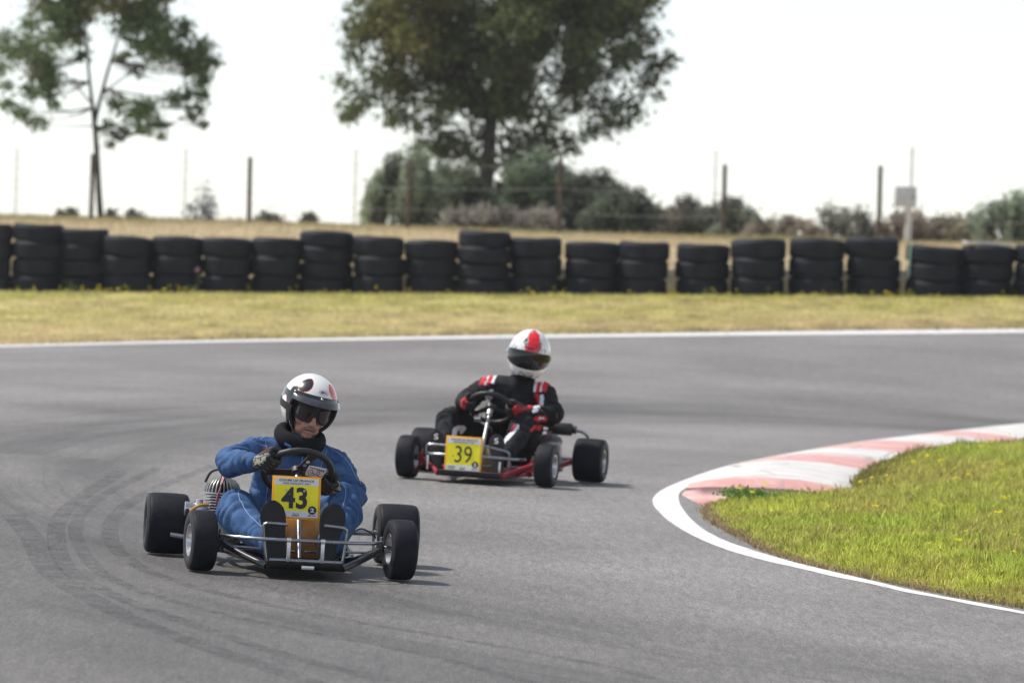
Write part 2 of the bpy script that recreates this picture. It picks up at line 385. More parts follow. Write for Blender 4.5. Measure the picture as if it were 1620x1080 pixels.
def paint_mat(name, col, worn=(.2, .2, .2), amount=.5, sc0=5, lo=.52, hi=.74):
    m, nt, N, L, B = new_mat(name)
    g = N.new('ShaderNodeNewGeometry')
    def nz(sc, det):
        n = N.new('ShaderNodeTexNoise'); n.inputs['Scale'].default_value = sc; n.inputs['Detail'].default_value = det; n.inputs['Roughness'].default_value = .7; L.new(g.outputs['Position'], n.inputs['Vector']); return n.outputs['Fac']
    def mr(v, a, b, c, d):
        n = N.new('ShaderNodeMapRange'); n.inputs[1].default_value = a; n.inputs[2].default_value = b; n.inputs[3].default_value = c; n.inputs[4].default_value = d; L.new(v, n.inputs[0]); return n.outputs[0]
    mx = N.new('ShaderNodeMixRGB'); mx.inputs[1].default_value = (*col, 1); mx.inputs[2].default_value = (*worn, 1); L.new(mr(nz(sc0, 10), lo, hi, 0, amount), mx.inputs[0])
    vo = N.new('ShaderNodeTexVoronoi'); vo.feature = 'DISTANCE_TO_EDGE'; vo.inputs['Scale'].default_value = 1.1; L.new(g.outputs['Position'], vo.inputs['Vector'])
    cr = N.new('ShaderNodeMixRGB'); cr.inputs[2].default_value = (worn[0]*.5, worn[1]*.5, worn[2]*.5, 1); L.new(mx.outputs[0], cr.inputs[1])
    L.new(mr(vo.outputs['Distance'], .0, .02, amount*.9, 0), cr.inputs[0])
    hs = N.new('ShaderNodeHueSaturation'); L.new(cr.outputs[0], hs.inputs['Color']); L.new(mr(nz(70, 3), .3, .7, .9, 1.08), hs.inputs['Value'])
    L.new(hs.outputs[0], B.inputs['Base Color']); B.inputs['Roughness'].default_value = .7
    bp = N.new('ShaderNodeBump'); bp.inputs['Strength'].default_value = .4; bp.inputs['Distance'].default_value = .004; L.new(nz(90, 3), bp.inputs['Height']); L.new(bp.outputs[0], B.inputs['Normal'])
    return m
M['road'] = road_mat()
M['line'] = paint_mat('white_road_paint', (.74, .74, .74), (.34, .34, .34), .4)
M['kerb_white'] = paint_mat('kerb_white_paint', (.68, .67, .65), (.40, .37, .36), .7, 2.8, .46, .76)
M['kerb_red'] = paint_mat('kerb_faded_red_paint', (.62, .32, .30), (.70, .60, .58), .75, 2.4, .46, .68)
M['soil_green'] = soil_mat('island_turf_soil', [(.17,.15,.05), (.25,.26,.05), (.32,.29,.08)], 1.6)
M['soil_dry'] = soil_mat('verge_turf_soil', [(.50,.40,.21), (.56,.48,.22), (.46,.44,.16)], .9)
M['soil_straw'] = soil_mat('straw_field_soil', [(.58,.47,.31), (.62,.52,.36), (.50,.43,.28)], .5)

# ---- road
def road_grid(x0, x1, nx, D0, nD):
    xs = np.linspace(x0, x1, nx); t = np.linspace(0, 1, nD)
    X = np.repeat(xs[None], nD, 0); De = far_edge_D(X[0])+.4
    D = D0 + (De[None]-D0)*t[:, None]
    return X, D, zt(X, D)
X, D, Z = road_grid(-16, 20, 145, 3, 120)
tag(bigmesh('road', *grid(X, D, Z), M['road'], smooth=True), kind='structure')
# ---- verge and field beyond the road: one sheet from the road edge to the crest and far down the other side
xs = np.linspace(-40, 45, 171); t = np.concatenate([np.linspace(0, 40, 81), np.linspace(41, 120, 40), np.linspace(130, 330, 14)])
X = np.repeat(xs[None], len(t), 0); D = far_edge_D(X)+t[:, None]
wob = np.array([[mnoise.noise((x*.9, d*.9, 3.1)) for x, d in zip(r1, r2)] for r1, r2 in zip(X, D)])
Z = zt(X, D)+.012+np.clip(t, 0, 1)[:, None]*(.015+.03*wob)
split = 61.4
V, Fq = grid(X, D, Z); mid = V[Fq].mean(1)[:, 1]
near = mid < 62.5
def sub(V, Fq, sel):
    F2 = Fq[sel]; u, inv = np.unique(F2, return_inverse=True); return V[u], inv.reshape(F2.shape)
tag(bigmesh('verge', *sub(V, Fq, near), M['soil_dry'], smooth=True), kind='structure')
tag(bigmesh('field', *sub(V, Fq, ~near), M['soil_straw'], smooth=True), kind='structure')
def z_verge(x, D): return zt(x, D)+.02

# ---- painted edge lines (sheets 4 mm above the asphalt)
def strip(name, A, Bq, lift, m, sub_=4, kind='structure'):
    A = np.array(catmull([np.array([*p[:2], 0]) for p in A], sub_)); Bq = np.array(catmull([np.array([*p[:2], 0]) for p in Bq], sub_))
    n = 4; rows = [A+(Bq-A)*k/n for k in range(n+1)]
    X = np.array([r[:, 0] for r in rows]); D = np.array([r[:, 1] for r in rows])
    return tag(bigmesh(name, *grid(X, D, zt(X, D)+lift), m, smooth=True), kind=kind)
xs = np.linspace(-13, 17, 100)
strip('road_line', [(x, far_edge_D(x)-.62) for x in xs], [(x, far_edge_D(x)-.02) for x in xs], .006, M['line'], 2)
OUT = [(1760,656),(1690,664),(1620,672),(1540,680),(1470,687),(1400,695),(1330,704),(1260,715),(1200,726),(1150,737),(1110,749),(1070,764),(1045,776),(1033,788),(1034,799),(1042,809),(1057,823),(1083,840),(1113,855),(1150,869.5),(1187,880.5),(1224,890),(1261,898),(1320,912),(1376,923),(1431,936),(1487,946),(1542,957),(1620,971),(1760,997),(2050,1058),(2500,1170)]
INN = [(1765,661),(1695,669),(1625,677),(1545,686),(1476,693),(1407,701),(1338,710),(1270,721),(1212,731),(1166,741),(1130,751),(1100,763),(1083,773),(1075,780),(1073.5,787),(1075.5,796),(1082,807),(1094,821.5),(1116,839),(1150,856),(1187,868.5),(1224,880),(1261,890),(1320,904.5),(1376,917.5),(1431,930.5),(1487,942),(1542,952),(1620,967),(1760,993),(2050,1053),(2500,1164)]
OUTG = [road_pt(*p) for p in OUT]; INNG = [road_pt(*p) for p in INN]
strip('road_line', OUTG, INNG, .0016, M['line'], 5)

# ---- kerb: low sloped concrete blocks, red and white in turn
KO = [(1086,777),(1090,768),(1102,760),(1125,749.5),(1160,739.5),(1205,730),(1262,719),(1332,707.5),(1402,698.5),(1472,690),(1542,682.5),(1622,674.5),(1700,666),(1790,656)]
kp = np.array(catmull([road_pt(*p)*np.array([1,1,0]) for p in KO], 24))
seg = np.linalg.norm(np.diff(kp, axis=0), axis=1); arc = np.concatenate([[0], np.cumsum(seg)])
sA = np.arange(0, arc[-1], .06); kx = np.interp(sA, arc, kp[:, 0]); ky = np.interp(sA, arc, kp[:, 1])
def smooth1(a, k=9):
    p = np.pad(a, k, mode='edge'); return np.convolve(p, np.ones(2*k+1)/(2*k+1), 'valid')
kx = smooth1(kx); ky = smooth1(ky)
tx = np.gradient(kx); ty = np.gradient(ky); ln = np.hypot(tx, ty); nx_, ny_ = ty/ln, -tx/ln      # towards the island (right)
nx_ = smooth1(nx_, 6); ny_ = smooth1(ny_, 6)
PROF = [(0, -.03), (0.0, .012), (.10, .040), (.30, .075), (.45, .084), (.70, .082), (.90, .060), (1.08, .030), (1.12, -.03)]
marks = [arc[np.argmin(np.abs(kp[:, 0]-road_pt(*q)[0])+np.abs(kp[:, 1]-road_pt(*q)[1]))] for q in ((1089,770),(1150,742.5),(1202,731),(1250,721),(1325,709),(1397,699),(1444,693.5),(1570,680),(1622,674.5))]
marks += [marks[-1]+2.3*i for i in range(1, 6)]
endfade = np.clip(sA/.25, 0, 1)
V = []; 
for off, h in PROF:
    X = kx+nx_*off; Y = ky+ny_*off
    V.append(np.stack([X, Y, zt(X, Y)+np.where(h > 0, .008+h*(.35+.65*endfade), h)], -1))
V = np.array(V); nP, nS = V.shape[:2]
idx = np.arange(nP*nS).reshape(nP, nS)
mbk = MB(); mbk.v = [tuple(p) for p in V.reshape(-1, 3)]
for j in range(nS-1):
    k = int(np.searchsorted(marks, sA[j])) % 2
    for i in range(nP-1):
        mbk.f.append((idx[i,j], idx[i,j+1], idx[i+1,j+1], idx[i+1,j])); mbk.m.append(k)
mbk.f.append(tuple(idx[:, 0])); mbk.m.append(0)
_o = len(mbk.v); _g = [road_pt(1079, 783), road_pt(1117, 802), road_pt(1238, 799)]; mbk.v += [tuple(p+np.array((0,0,.008))) for p in _g]+[tuple(p-np.array((0,0,.04))) for p in _g]
_c = [int(q) for q in idx[:, 0]]
mbk.f += [(_o, _o+1, _c[2]), (_o, _c[2], _c[1]), (_c[2], _o+1, _c[4]), (_o+1, _o+2, _c[6], _c[5]), (_c[4], _o+1, _c[5]), (_o, _o+3, _o+4, _o+1), (_o+1, _o+4, _o+5, _o+2)]; mbk.m += [0]*7
tag(mbk.build('kerb', [M['kerb_red'], M['kerb_white']], sharp=180), kind='structure')
KIN = np.stack([kx+nx_*1.02, ky+ny_*1.02], -1)

# ---- grass island inside the bend: everything right of this edge
LOW = [(2500,1158),(2050,1048),(1760,988),(1616,962),(1524,946),(1450,931),(1375,916),(1261,890),(1205,870),(1161,846),(1127,829),(1112,808)]
lowg = np.array([road_pt(*p)[:2] for p in LOW])
edge = np.concatenate([lowg, [[1.22, 28.25], [1.62, 28.42], [1.70, 29.0]], KIN[KIN[:, 1] > 29.6][::10]])
edge = edge[np.argsort(edge[:, 1])]
def xb(D): return np.interp(D, edge[:, 1], edge[:, 0]) + np.where(D < edge[0, 1], (edge[0, 1]-D)*.42, 0)
def z_island(x, D):
    d = np.clip((x-xb(D)), 0, 6)
    return zt(x, D)-.012+.035*np.clip(d/.10, 0, 1)+.09*(1-np.exp(-d/.7))+.10*np.exp(-((x-3.2)/1.6)**2-((D-34)/5)**2)
Dn = np.concatenate([np.linspace(12, 20, 9), np.linspace(20.3, 46, 150), np.linspace(46.5, 51, 10)]); tt = np.linspace(0, 1, 60)**1.6
Xi = xb(Dn)[:, None]+tt[None]*9; Di = np.repeat(Dn[:, None], 60, 1)
tag(bigmesh('ground', *grid(Xi, Di, z_island(Xi, Di)), M['soil_green'], smooth=True), kind='structure')

# ---- rubber marks laid down on the asphalt
def skid_mat():
    m, nt, N, L, B = new_mat('tyre_rubber_mark')
    g = N.new('ShaderNodeNewGeometry'); n = N.new('ShaderNodeTexNoise'); n.inputs['Scale'].default_value = 9; n.inputs['Detail'].default_value = 8; n.inputs['Roughness'].default_value = .75; L.new(g.outputs['Position'], n.inputs['Vector'])
    mr = N.new('ShaderNodeMapRange'); mr.inputs[1].default_value = .38; mr.inputs[2].default_value = .75; mr.inputs[3].default_value = 0; mr.inputs[4].default_value = .38; L.new(n.outputs['Fac'], mr.inputs[0])
    t = N.new('ShaderNodeBsdfTransparent'); mx = N.new('ShaderNodeMixShader'); L.new(mr.outputs[0], mx.inputs[0]); L.new(t.outputs[0], mx.inputs[1]); L.new(B.outputs[0], mx.inputs[2]); L.new(mx.outputs[0], N['Material Output'].inputs['Surface'])
    B.inputs['Base Color'].default_value = (.035, .035, .04, 1); B.inputs['Roughness'].default_value = .7
    return m
M['skid'] = skid_mat()
for k, (pts, w) in enumerate([
    ([(180,745),(110,790),(75,830),(86,893),(143,931),(216,962),(324,1000),(432,1035),(596,1078)], .09),
    ([(240,740),(150,785),(108,830),(130,888),(181,923),(260,950),(380,980),(520,1008),(680,1040),(850,1085)], .07),
    ([(330,735),(230,775),(170,815),(165,860),(215,900),(300,930),(420,958),(560,985),(720,1012),(900,1045),(1050,1080)], .08),
    ([(0,812),(30,850),(60,905),(120,945),(200,985),(300,1022),(430,1066),(480,1085)], .12),
    ]):
    P = [road_pt(*p) for p in pts]; P2 = []
    for i, p in enumerate(P):
        t_ = P[min(i+1, len(P)-1)]-P[max(i-1, 0)]; t_ = t_/np.linalg.norm(t_); P2.append(p+np.array([-t_[1], t_[0], 0])*w)
    strip('tyre_mark', P, P2, .0012 if k < 4 else .004, M['skid'], 8)

# ---- grass blades
def blades(name, X, Dd, Z, h, w, cols, lean=.5, seg=2, mt=None):
    n = len(X); az = rng.uniform(0, 2*PI, n); la = rng.uniform(0, 2*PI, n); ln_ = rng.uniform(0, lean, n)*h
    dx = np.cos(az)*w/2; dy = np.sin(az)*w/2
    ex = np.cos(la)*ln_; ey = np.sin(la)*ln_
    b = np.stack([X, Dd, Z], -1)
    v0 = b+np.stack([-dx, -dy, -.01+0*dx], -1); v1 = b+np.stack([dx, dy, -.01+0*dx], -1)
    mpt = b+np.stack([ex*.35, ey*.35, h*.6], -1)
    v2 = mpt+np.stack([dx*.75, dy*.75, 0*dx], -1); v3 = mpt+np.stack([-dx*.75, -dy*.75, 0*dx], -1)
    tip = b+np.stack([ex, ey, h*.98], -1); v4 = tip+np.stack([dx*.12, dy*.12, 0*dx], -1); v5 = tip-np.stack([dx*.12, dy*.12, 0*dx], -1)
    V = np.stack([v0, v1, v2, v3, v4, v5], 1).reshape(-1, 3); k = np.arange(n)*6
    Fq = np.concatenate([np.stack([k, k+1, k+2, k+3], -1), np.stack([k+3, k+2, k+4, k+5], -1)])
    return tag(bigmesh(name, V, Fq, mt or M['grassblade'], cols=np.concatenate([cols, cols])), kind='stuff')
def vnoise(X, Y, sc, seed): return np.array([mnoise.noise((x*sc, y*sc, seed)) for x, y in zip(X, Y)])
def mixc(a, b, t): return np.array(a)[None]*(1-t[:, None])+np.array(b)[None]*t[:, None]
def sample_view(n, D0, D1, pxa, pxb):    # spread so that every part of the picture gets its share
    Dd = 1/rng.uniform(1/D1, 1/D0, n); px = rng.uniform(pxa, pxb, n)
    return (px-810)/FPX*Dd, Dd

# island turf
X, Dd = sample_view(330000, 15, 47, 1000, 2350)
keep = X > xb(Dd)-.012+rng.exponential(.012, len(X)); X, Dd = X[keep], Dd[keep]
e = X-xb(Dd); nA = vnoise(X, Dd, .8, 2.); nB = vnoise(X, Dd, 3.5, 7.)
tcol = np.clip(.5+.9*nA+.35*nB, 0, 1)
c = mixc((.62, .65, .12), (.43, .54, .09), tcol)
dry = np.clip(.24+1.5*vnoise(X, Dd, 1.7, 15.)+.5*vnoise(X, Dd, .5, 4.)+.5*np.exp(-e/.12)+.55*np.exp(-((Dd-31.5)/2.5)**2)*(e < .9), 0, 1)*rng.uniform(.2, 1, len(X))
c = c*(1-dry[:, None])+np.array((.52, .40, .16))[None]*dry[:, None]
nC = vnoise(X, Dd, 9., 3.); c = c*np.clip(1+.55*nC, .6, 1.4)[:, None]*rng.uniform(.5, 1.4, len(X))[:, None]
h = (1+1.1*(rng.uniform(0, 1, len(X)) > .955))*(.023+.021*np.clip(nB+.5, 0, 1)+.015*np.clip(nA, 0, 1))*rng.uniform(.5, 1.3, len(X))*np.clip(.5+e/.5, .5, 1)
blades('grass', X, Dd, z_island(X, Dd), h, rng.uniform(.004, .0085, len(X)), c, 1.1)
n = 2600; q = rng.uniform(0, 1, n); Dd = 20.5+8.2*q; X = xb(Dd)+rng.normal(.018, .018, n)
c = mixc((.52, .38, .24), (.30, .24, .12), rng.uniform(0, 1, n))*rng.uniform(.6, 1.2, n)[:, None]
blades('edge_straw', X, Dd, np.maximum(zt(X, Dd)+.004, z_island(X, Dd)), rng.uniform(.008, .032, n), rng.uniform(.004, .010, n), c, 2.5)
# taller darker weeds by the end of the kerb and along its back
ks = KIN[KIN[:, 1] > 29.8]; q = ks[rng.integers(0, len(ks), 9000)]
X = q[:, 0]+np.abs(rng.normal(.06, .10, 9000)); Dd = q[:, 1]+rng.normal(0, .1, 9000)
c = mixc((.30, .22, .09), (.22, .25, .06), rng.uniform(0, 1, 9000))*rng.uniform(.7, 1.3, 9000)[:, None]
cl = np.clip(vnoise(X, Dd, 1.5, 31.)+.5, .1, 1)
blades('weeds', X, Dd, z_island(X, Dd), rng.uniform(.025, .085, 9000)*cl, rng.uniform(.005, .012, 9000), c, .7)
def leaf_clump(name, centre, n, r, col, size, label, cat, group=None, hgt=1.):
    P = rng.normal(0, 1, (n, 3))*np.array(r)[None]; P[:, 2] = np.abs(P[:, 2])*hgt
    return leaves(name, P+np.array(centre)[None], size, col, label, cat, group)
def leaves(name, P, size, cols, label=None, cat=None, group=None, parent=None, mt=None):
    n = len(P); a = rng.normal(0, 1, (n, 3)); a /= np.linalg.norm(a, axis=1)[:, None]; b = rng.normal(0, 1, (n, 3)); b -= a*(a*b).sum(1)[:, None]; b /= np.linalg.norm(b, axis=1)[:, None]
    s = size*rng.uniform(.6, 1.3, n)[:, None]; a = a*s; b = b*s*.6
    V = np.stack([P-a, P+b*.9-a*.1, P+a, P-b*.9-a*.1], 1).reshape(-1, 3); k = np.arange(n)*4
    if np.ndim(cols) == 1: cols = np.array(cols)[None]*rng.uniform(.65, 1.35, n)[:, None]
    o = bigmesh(name, V, np.stack([k, k+1, k+2, k+3], -1), mt or M['leaf'], parent, cols=cols)
    return tag(o, label, cat, group)
for px, py, n in ((1180, 804, 480), (1250, 802, 280)):
    g = road_pt(px, py); root = empty('weed', Matrix.Translation((g[0], g[1], float(z_island(g[0], g[1])))))
    tag(root, 'dark green broad leaved weed at the near end of the kerb' if n == 480 else 'smaller green weed in the grass right of the kerb end', 'weed')
    P = rng.normal(0, 1, (n, 3))*np.array((.07, .09, .022)); P[:, 2] = np.abs(P[:, 2])+.02
    leaves('foliage', P, .017, np.array((.16, .26, .07)), parent=root)
# yellow flowers
def flowers(name, X, Dd, Z, h, size):
    n = len(X); V = []; Fq = []; cols = []
    stem = []
    for x, d, z, hh in zip(X, Dd, Z, h):
        for k in range(3):
            c0 = np.array((x, d, z+hh))+rng.normal(0, size*.5, 3)*np.array((1, 1, .4)); s = size*rng.uniform(.6, 1.1); o = len(V); A = rng.uniform(0, PI)
            tilt = rng.uniform(-.3, .9)
            for q in range(6):
                B_ = A+q*PI/3; V.append(c0+np.array((math.cos(B_)*s, math.sin(B_)*s*math.cos(tilt), -math.sin(B_)*s*math.sin(tilt)+.0)))
            Fq.append((o, o+1, o+2, o+3)); Fq.append((o, o+3, o+4, o+5)); cols += [(.90, .84, .05)]*2
    return tag(bigmesh(name, np.array(V), np.array(Fq), M['grassblade'], cols=np.array(cols)), kind='stuff')
X, Dd = sample_view(200, 20.5, 46, 1100, 1640); keep = (X > xb(Dd)+.12) & (vnoise(X, Dd, .9, 9.) > .02); X, Dd = X[keep], Dd[keep]
flowers('yellow_flowers', X, Dd, z_island(X, Dd), rng.uniform(.05, .11, len(X)), .011)
# dry verge between road and tyres
n = 180000; px = rng.uniform(-450, 2150, n); x0 = (px-810)/FPX; De = far_D(px); tt = rng.uniform(0, 1, n); Dd = De+.02+(62.0-De)*tt**1.0; X = x0*Dd
nA = vnoise(X, Dd, .7, 21.); nB = vnoise(X, Dd, 2.5, 23.)
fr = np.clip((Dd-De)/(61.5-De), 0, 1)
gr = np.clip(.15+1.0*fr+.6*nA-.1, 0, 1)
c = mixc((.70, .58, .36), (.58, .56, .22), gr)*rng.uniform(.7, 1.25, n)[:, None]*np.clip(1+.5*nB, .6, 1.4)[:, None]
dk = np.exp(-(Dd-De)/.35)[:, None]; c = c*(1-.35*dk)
h = rng.uniform(.02, .06, n)*(.7+.2*fr+.4*np.clip(nB, 0, 1))
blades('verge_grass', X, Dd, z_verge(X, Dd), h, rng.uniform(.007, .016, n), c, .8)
n = 240; px = rng.uniform(-20, 1640, n); Dd = 61.6-np.abs(rng.normal(0, 1.3, n)); X = (px-810)/FPX*Dd; keep = (Dd > far_D(px)+1) & (vnoise(X, Dd, .6, 41.) > -.25); X, Dd = X[keep], Dd[keep]
flowers('verge_flowers', X, Dd, z_verge(X, Dd), rng.uniform(.05, .12, len(X)), .013)
n = 2200; px = rng.uniform(-20, 1640, n); Dd = 61.55+rng.normal(0, .12, n); X = (px-810)/FPX*Dd
blades('verge_weeds', X, Dd, z_verge(X, Dd), rng.uniform(.04, .19, n)*np.clip(.35+vnoise(X, Dd, 1.1, 51.), .2, 1.3), rng.uniform(.008, .018, n), mixc((.20, .17, .08), (.12, .16, .04), rng.uniform(0, 1, n)), .5)
# straw field behind the tyres
n = 130000; px = rng.uniform(-450, 2150, n); Dd = rng.uniform(63, 88, n); X = (px-810)/FPX*Dd
c = mixc((.66, .55, .37), (.54, .46, .28), np.clip(.5+vnoise(X, Dd, .5, 61.), 0, 1))*rng.uniform(.75, 1.2, n)[:, None]
blades('field_grass', X, Dd, z_verge(X, Dd), rng.uniform(.03, .09, n), rng.uniform(.010, .020, n), c, .9)
n = 45000; px = rng.uniform(-450, 2150, n); Dd = rng.normal(84.5, 1.6, n); X = (px-810)/FPX*Dd
c = mixc((.50, .40, .22), (.30, .31, .14), np.clip(.5+vnoise(X, Dd, .4, 71.), 0, 1))*rng.uniform(.7, 1.2, n)[:, None]
blades('crest_grass', X, Dd, z_verge(X, Dd), rng.uniform(.04, .14, n)*np.clip(.8+1.3*vnoise(X, Dd, .35, 73.), .3, 2), rng.uniform(.010, .022, n), c, .6)
# ---------------------------------------------------------------- tyre wall
ORD = ['first','second','third','fourth','fifth','sixth','seventh','eighth','ninth','tenth','eleventh']
STK = [(-23,17,355),(17,96,355),(95,161,362),(160,240,374),(240,321,375),(320,396,377),(395,473,377),(470,554,366),(557,637,375),(641,722,380),
       (721,803,366),(806,887,376),(891,976,383),(976,1054,383),(1068,1150,387),(1157,1240,378),(1248,1333,378),(1337,1420,376),(1432,1519,389),(1518,1600,389),(1603,1684,388)]
def tyre_mesh(seed):
    r = random.Random(seed); pr = []
    half = [(-.085,.19),(-.106,.235),(-.110,.275),(-.105,.305),(-.092,.324),(-.076,.332),(-.072,.335),(-.035,.336),(-.033,.328),(-.025,.328),(-.023,.337)]
    pr = half+[(-a, b) for a, b in half[::-1]]
    mb = MB().lathe(pr, 40, ax=(0,0,1), close=False)
    mb.lathe([(-.085,.19),(-.05,.215),(.05,.215),(.085,.19)], 40, ax=(0,0,1))
    v = np.array(mb.v); a = np.arctan2(v[:,1], v[:,0])
    k = 1+.012*np.sin(2*a+r.uniform(0,6))+.007*np.sin(3*a+r.uniform(0,6)); v[:, :2] *= k[:, None]; v[:, 2] += .006*np.sin(2*a+r.uniform(0,6)); mb.v = [tuple(p) for p in v]
    return mb.mesh('car_tyre', [M['old_rubber']], 35)
TM = [tyre_mesh(i) for i in range(5)]
DT = 61.75; sT = FPX/DT
STACK_TOP = {}
for si, (a, b, ty) in enumerate(STK):
    cx = (a+b)/2; w = (b-a)/sT
    if si == 2: w = 80/sT; cx = 128
    g = gpt(cx, DT+.12*(((si*7) % 5)/4-.5)); topz = at(cx, ty, g[1])[2]; H = topz-g[2]-.0
    n = 4 if H > .80 else 3; pitch = H/n
    pos = f"the {ORD[si]} stack from the left" if si < 10 else f"the {ORD[20-si]} stack from the right"
    if si == 10: pos = "the tallest middle stack"
    lev = {3: ['bottom','middle','top'], 4: ['bottom','lower middle','upper middle','top']}[n]
    for k in range(n):
        o = bpy.data.objects.new('car_tyre', TM[(si*3+k*2) % 5]); COL.objects.link(o)
        sc = min(w, .70)/.668*random.uniform(1.02, 1.06); zs = pitch/.214
        top = k == n-1
        tilt = random.uniform(-.6, .6) + ({9:-2.5, 15:-3, 11:-2, 18:2, 3:2, 2:-1}.get(si, 0) if top else 0)
        off = random.uniform(-.018, .018)
        o.location = (g[0]+off, g[1]+random.uniform(-.02,.02), g[2]+pitch*(k+.5)+-.005-(abs(tilt)*.003 if top else 0)+.008)
        o.rotation_euler = (math.radians(random.uniform(-1,2.0)), math.radians(tilt), random.uniform(0, 6.28)); o.rotation_mode = 'XYZ'
        o.rotation_euler = (Matrix.Rotation(math.radians(tilt+1.0), 3, 'Y') @ Matrix.Rotation(math.radians(random.uniform(-.3, .8)), 3, 'X') @ Matrix.Rotation(random.uniform(0, 6.28), 3, 'Z')).to_euler()
        o.scale = (sc, sc, zs*1.0)
        tag(o, f"{lev[k]} black tyre of {pos} of the tyre wall", 'tyre', 'tyres stacked along the tyre wall')
    STACK_TOP[si] = (g[0], g[1], topz)
# pale boards lying low behind the tyres
for px0, px1, lab in ((560, 1010, 'low pale board behind the middle tyre stacks'), (1012, 1680, 'low pale board behind the right hand tyre stacks')):
    A = gpt(px0, DT+.62); Bq = gpt(px1, DT+.62); d = Bq-A; L = float(np.linalg.norm(d)); ang = math.atan2(d[2], d[0])
    mb = MB().box((0,0,0), (L, .05, .34), bev=.008); o = mb.build('barrier_board', M['concrete'])
    o.matrix_world = Matrix.Translation(Vector((A+Bq)/2+np.array((0,0,.17)))) @ Matrix.Rotation(math.atan2(d[1], d[0]), 4, 'Z') @ Matrix.Rotation(-ang, 4, 'Y')
    tag(o, lab, 'board')
x, y, z = STACK_TOP[18]
mb = MB(); p = [(x-.30, y-.16, z+.012), (x-.325, y-.20, z-.01), (x-.335, y-.20, z-.10), (x-.34, y-.20, z-.25), (x-.345, y-.20, z-.42)]
for i in range(len(p)-1):
    q = np.array(p[i]); r_ = np.array(p[i+1]); c = (q+r_)/2; d = r_-q; mb.tube([q, r_], .016, 6)
tag(mb.build('strap', M['strap']), 'faded green strap hanging over the third stack from the right end', 'strap')
x, y, z = STACK_TOP[19]
tag(MB().box((x, y-.05, z+.03), (.60, .42, .035), rot=rotm(0, 1.5, 4), bev=.008).build('board', M['concrete']), 'pale board lying on top of the second stack from the right end', 'board')
# ---------------------------------------------------------------- fences
posts = [(-112, 240), (140, 243), (390, 248), (641, 253), (881, 251), (1141, 260), (1386, 262), (1640, 268)]
f = empty('wire_fence', Matrix.Translation(Vector(gpt(810, 83))))
tag(f, 'low wire fence on dark weathered posts along the top of the field', 'fence'); f0 = np.array(gpt(810, 83)); tops = []
for i, (px, ty) in enumerate(posts):
    g = gpt(px, 83); t = at(px, ty, 83); h = t[2]-g[2]; r = .042
    mb = MB().tube([(0,0,-.1),(0.004,0,h*.5),(0,0,h)], [r*1.05, r, r*.95], 9)
    o = mb.build('post', M['post'], f); o.location = Vector(g-f0); o.rotation_euler = (random.uniform(-.01,.01), random.uniform(-.012,.012), i)
    tops.append((g-f0, h))
for fr_ in (.93, .62, .32):
    mb = MB()
    for (a, ha), (b, hb) in zip(tops[:-1], tops[1:]):
        pa = a+np.array((0,-.045,ha*fr_)); pb = b+np.array((0,-.045,hb*fr_))
        mb.tube([pa+(pb-pa)*t-np.array((0,0,.03*4*t*(1-t))) for t in np.linspace(0,1,7)], .0035, 5)
    mb.build('wire', M['wire'], f)
f = empty('tall_fence', Matrix.Translation(Vector(gpt(810, 100)))); f0 = np.array(gpt(810, 100)); tops = []
tag(f, 'tall pale thin post fence standing beyond the crest behind the trees', 'fence')
for px in (-250, 20, 287, 556, 840, 1125, 1700):
    g = gpt(px, 100); t = at(px, 234+px*.004, 100); h = t[2]-g[2]
    o = MB().tube([(0,0,-.1),(0,0,h)], .026, 8).build('post', M['pale_post'], f); o.location = Vector(g-f0); tops.append((g-f0, h))
for fr_ in (.98, .75, .5, .25):
    mb = MB()
    for (a, ha), (b, hb) in zip(tops[:-1], tops[1:]): mb.tube([a+np.array((0,-.03,ha*fr_)), b+np.array((0,-.03,hb*fr_))], .003, 5)
    mb.build('wire', M['wire'], f)
# grey cabinet on its pole
g = gpt(1436, 82.5); sP = FPX/82.5; t = at(1432, 232, 82.5)
f = empty('cabinet_pole', Matrix.Translation(Vector(g))); tag(f, 'grey metal cabinet mounted on a thin pale pole by the right fence post', 'cabinet')
MB().tube([(0,.12,-.1),(.0,.12,t[2]-g[2])], .030, 10).build('pole', M['pale_post'], f)
bt = at(1433, 295, 82.5)-g; bb = at(1433, 328, 82.5)-g
mb = MB().box((bt[0],0,(bt[2]+bb[2])/2), (.375, .17, bt[2]-bb[2]), bev=.012); mb.box((bt[0],-.088,(bt[2]+bb[2])/2), (.33, .012, (bt[2]-bb[2])*.88), bev=.004)
cb = mb.build('cabinet', M['box_grey'], f)
MB().box((bt[0]+.14,-.10,(bt[2]+bb[2])/2), (.02, .015, .06), bev=.003).build('handle', M['black'], cb)
MB().tube([(bt[0]+.04,0,bb[2]),(bt[0]+.06,0,bb[2]-.15),(bt[0]+.03,0,-.05)], .045, 10).build('duct', M['concrete'], f)
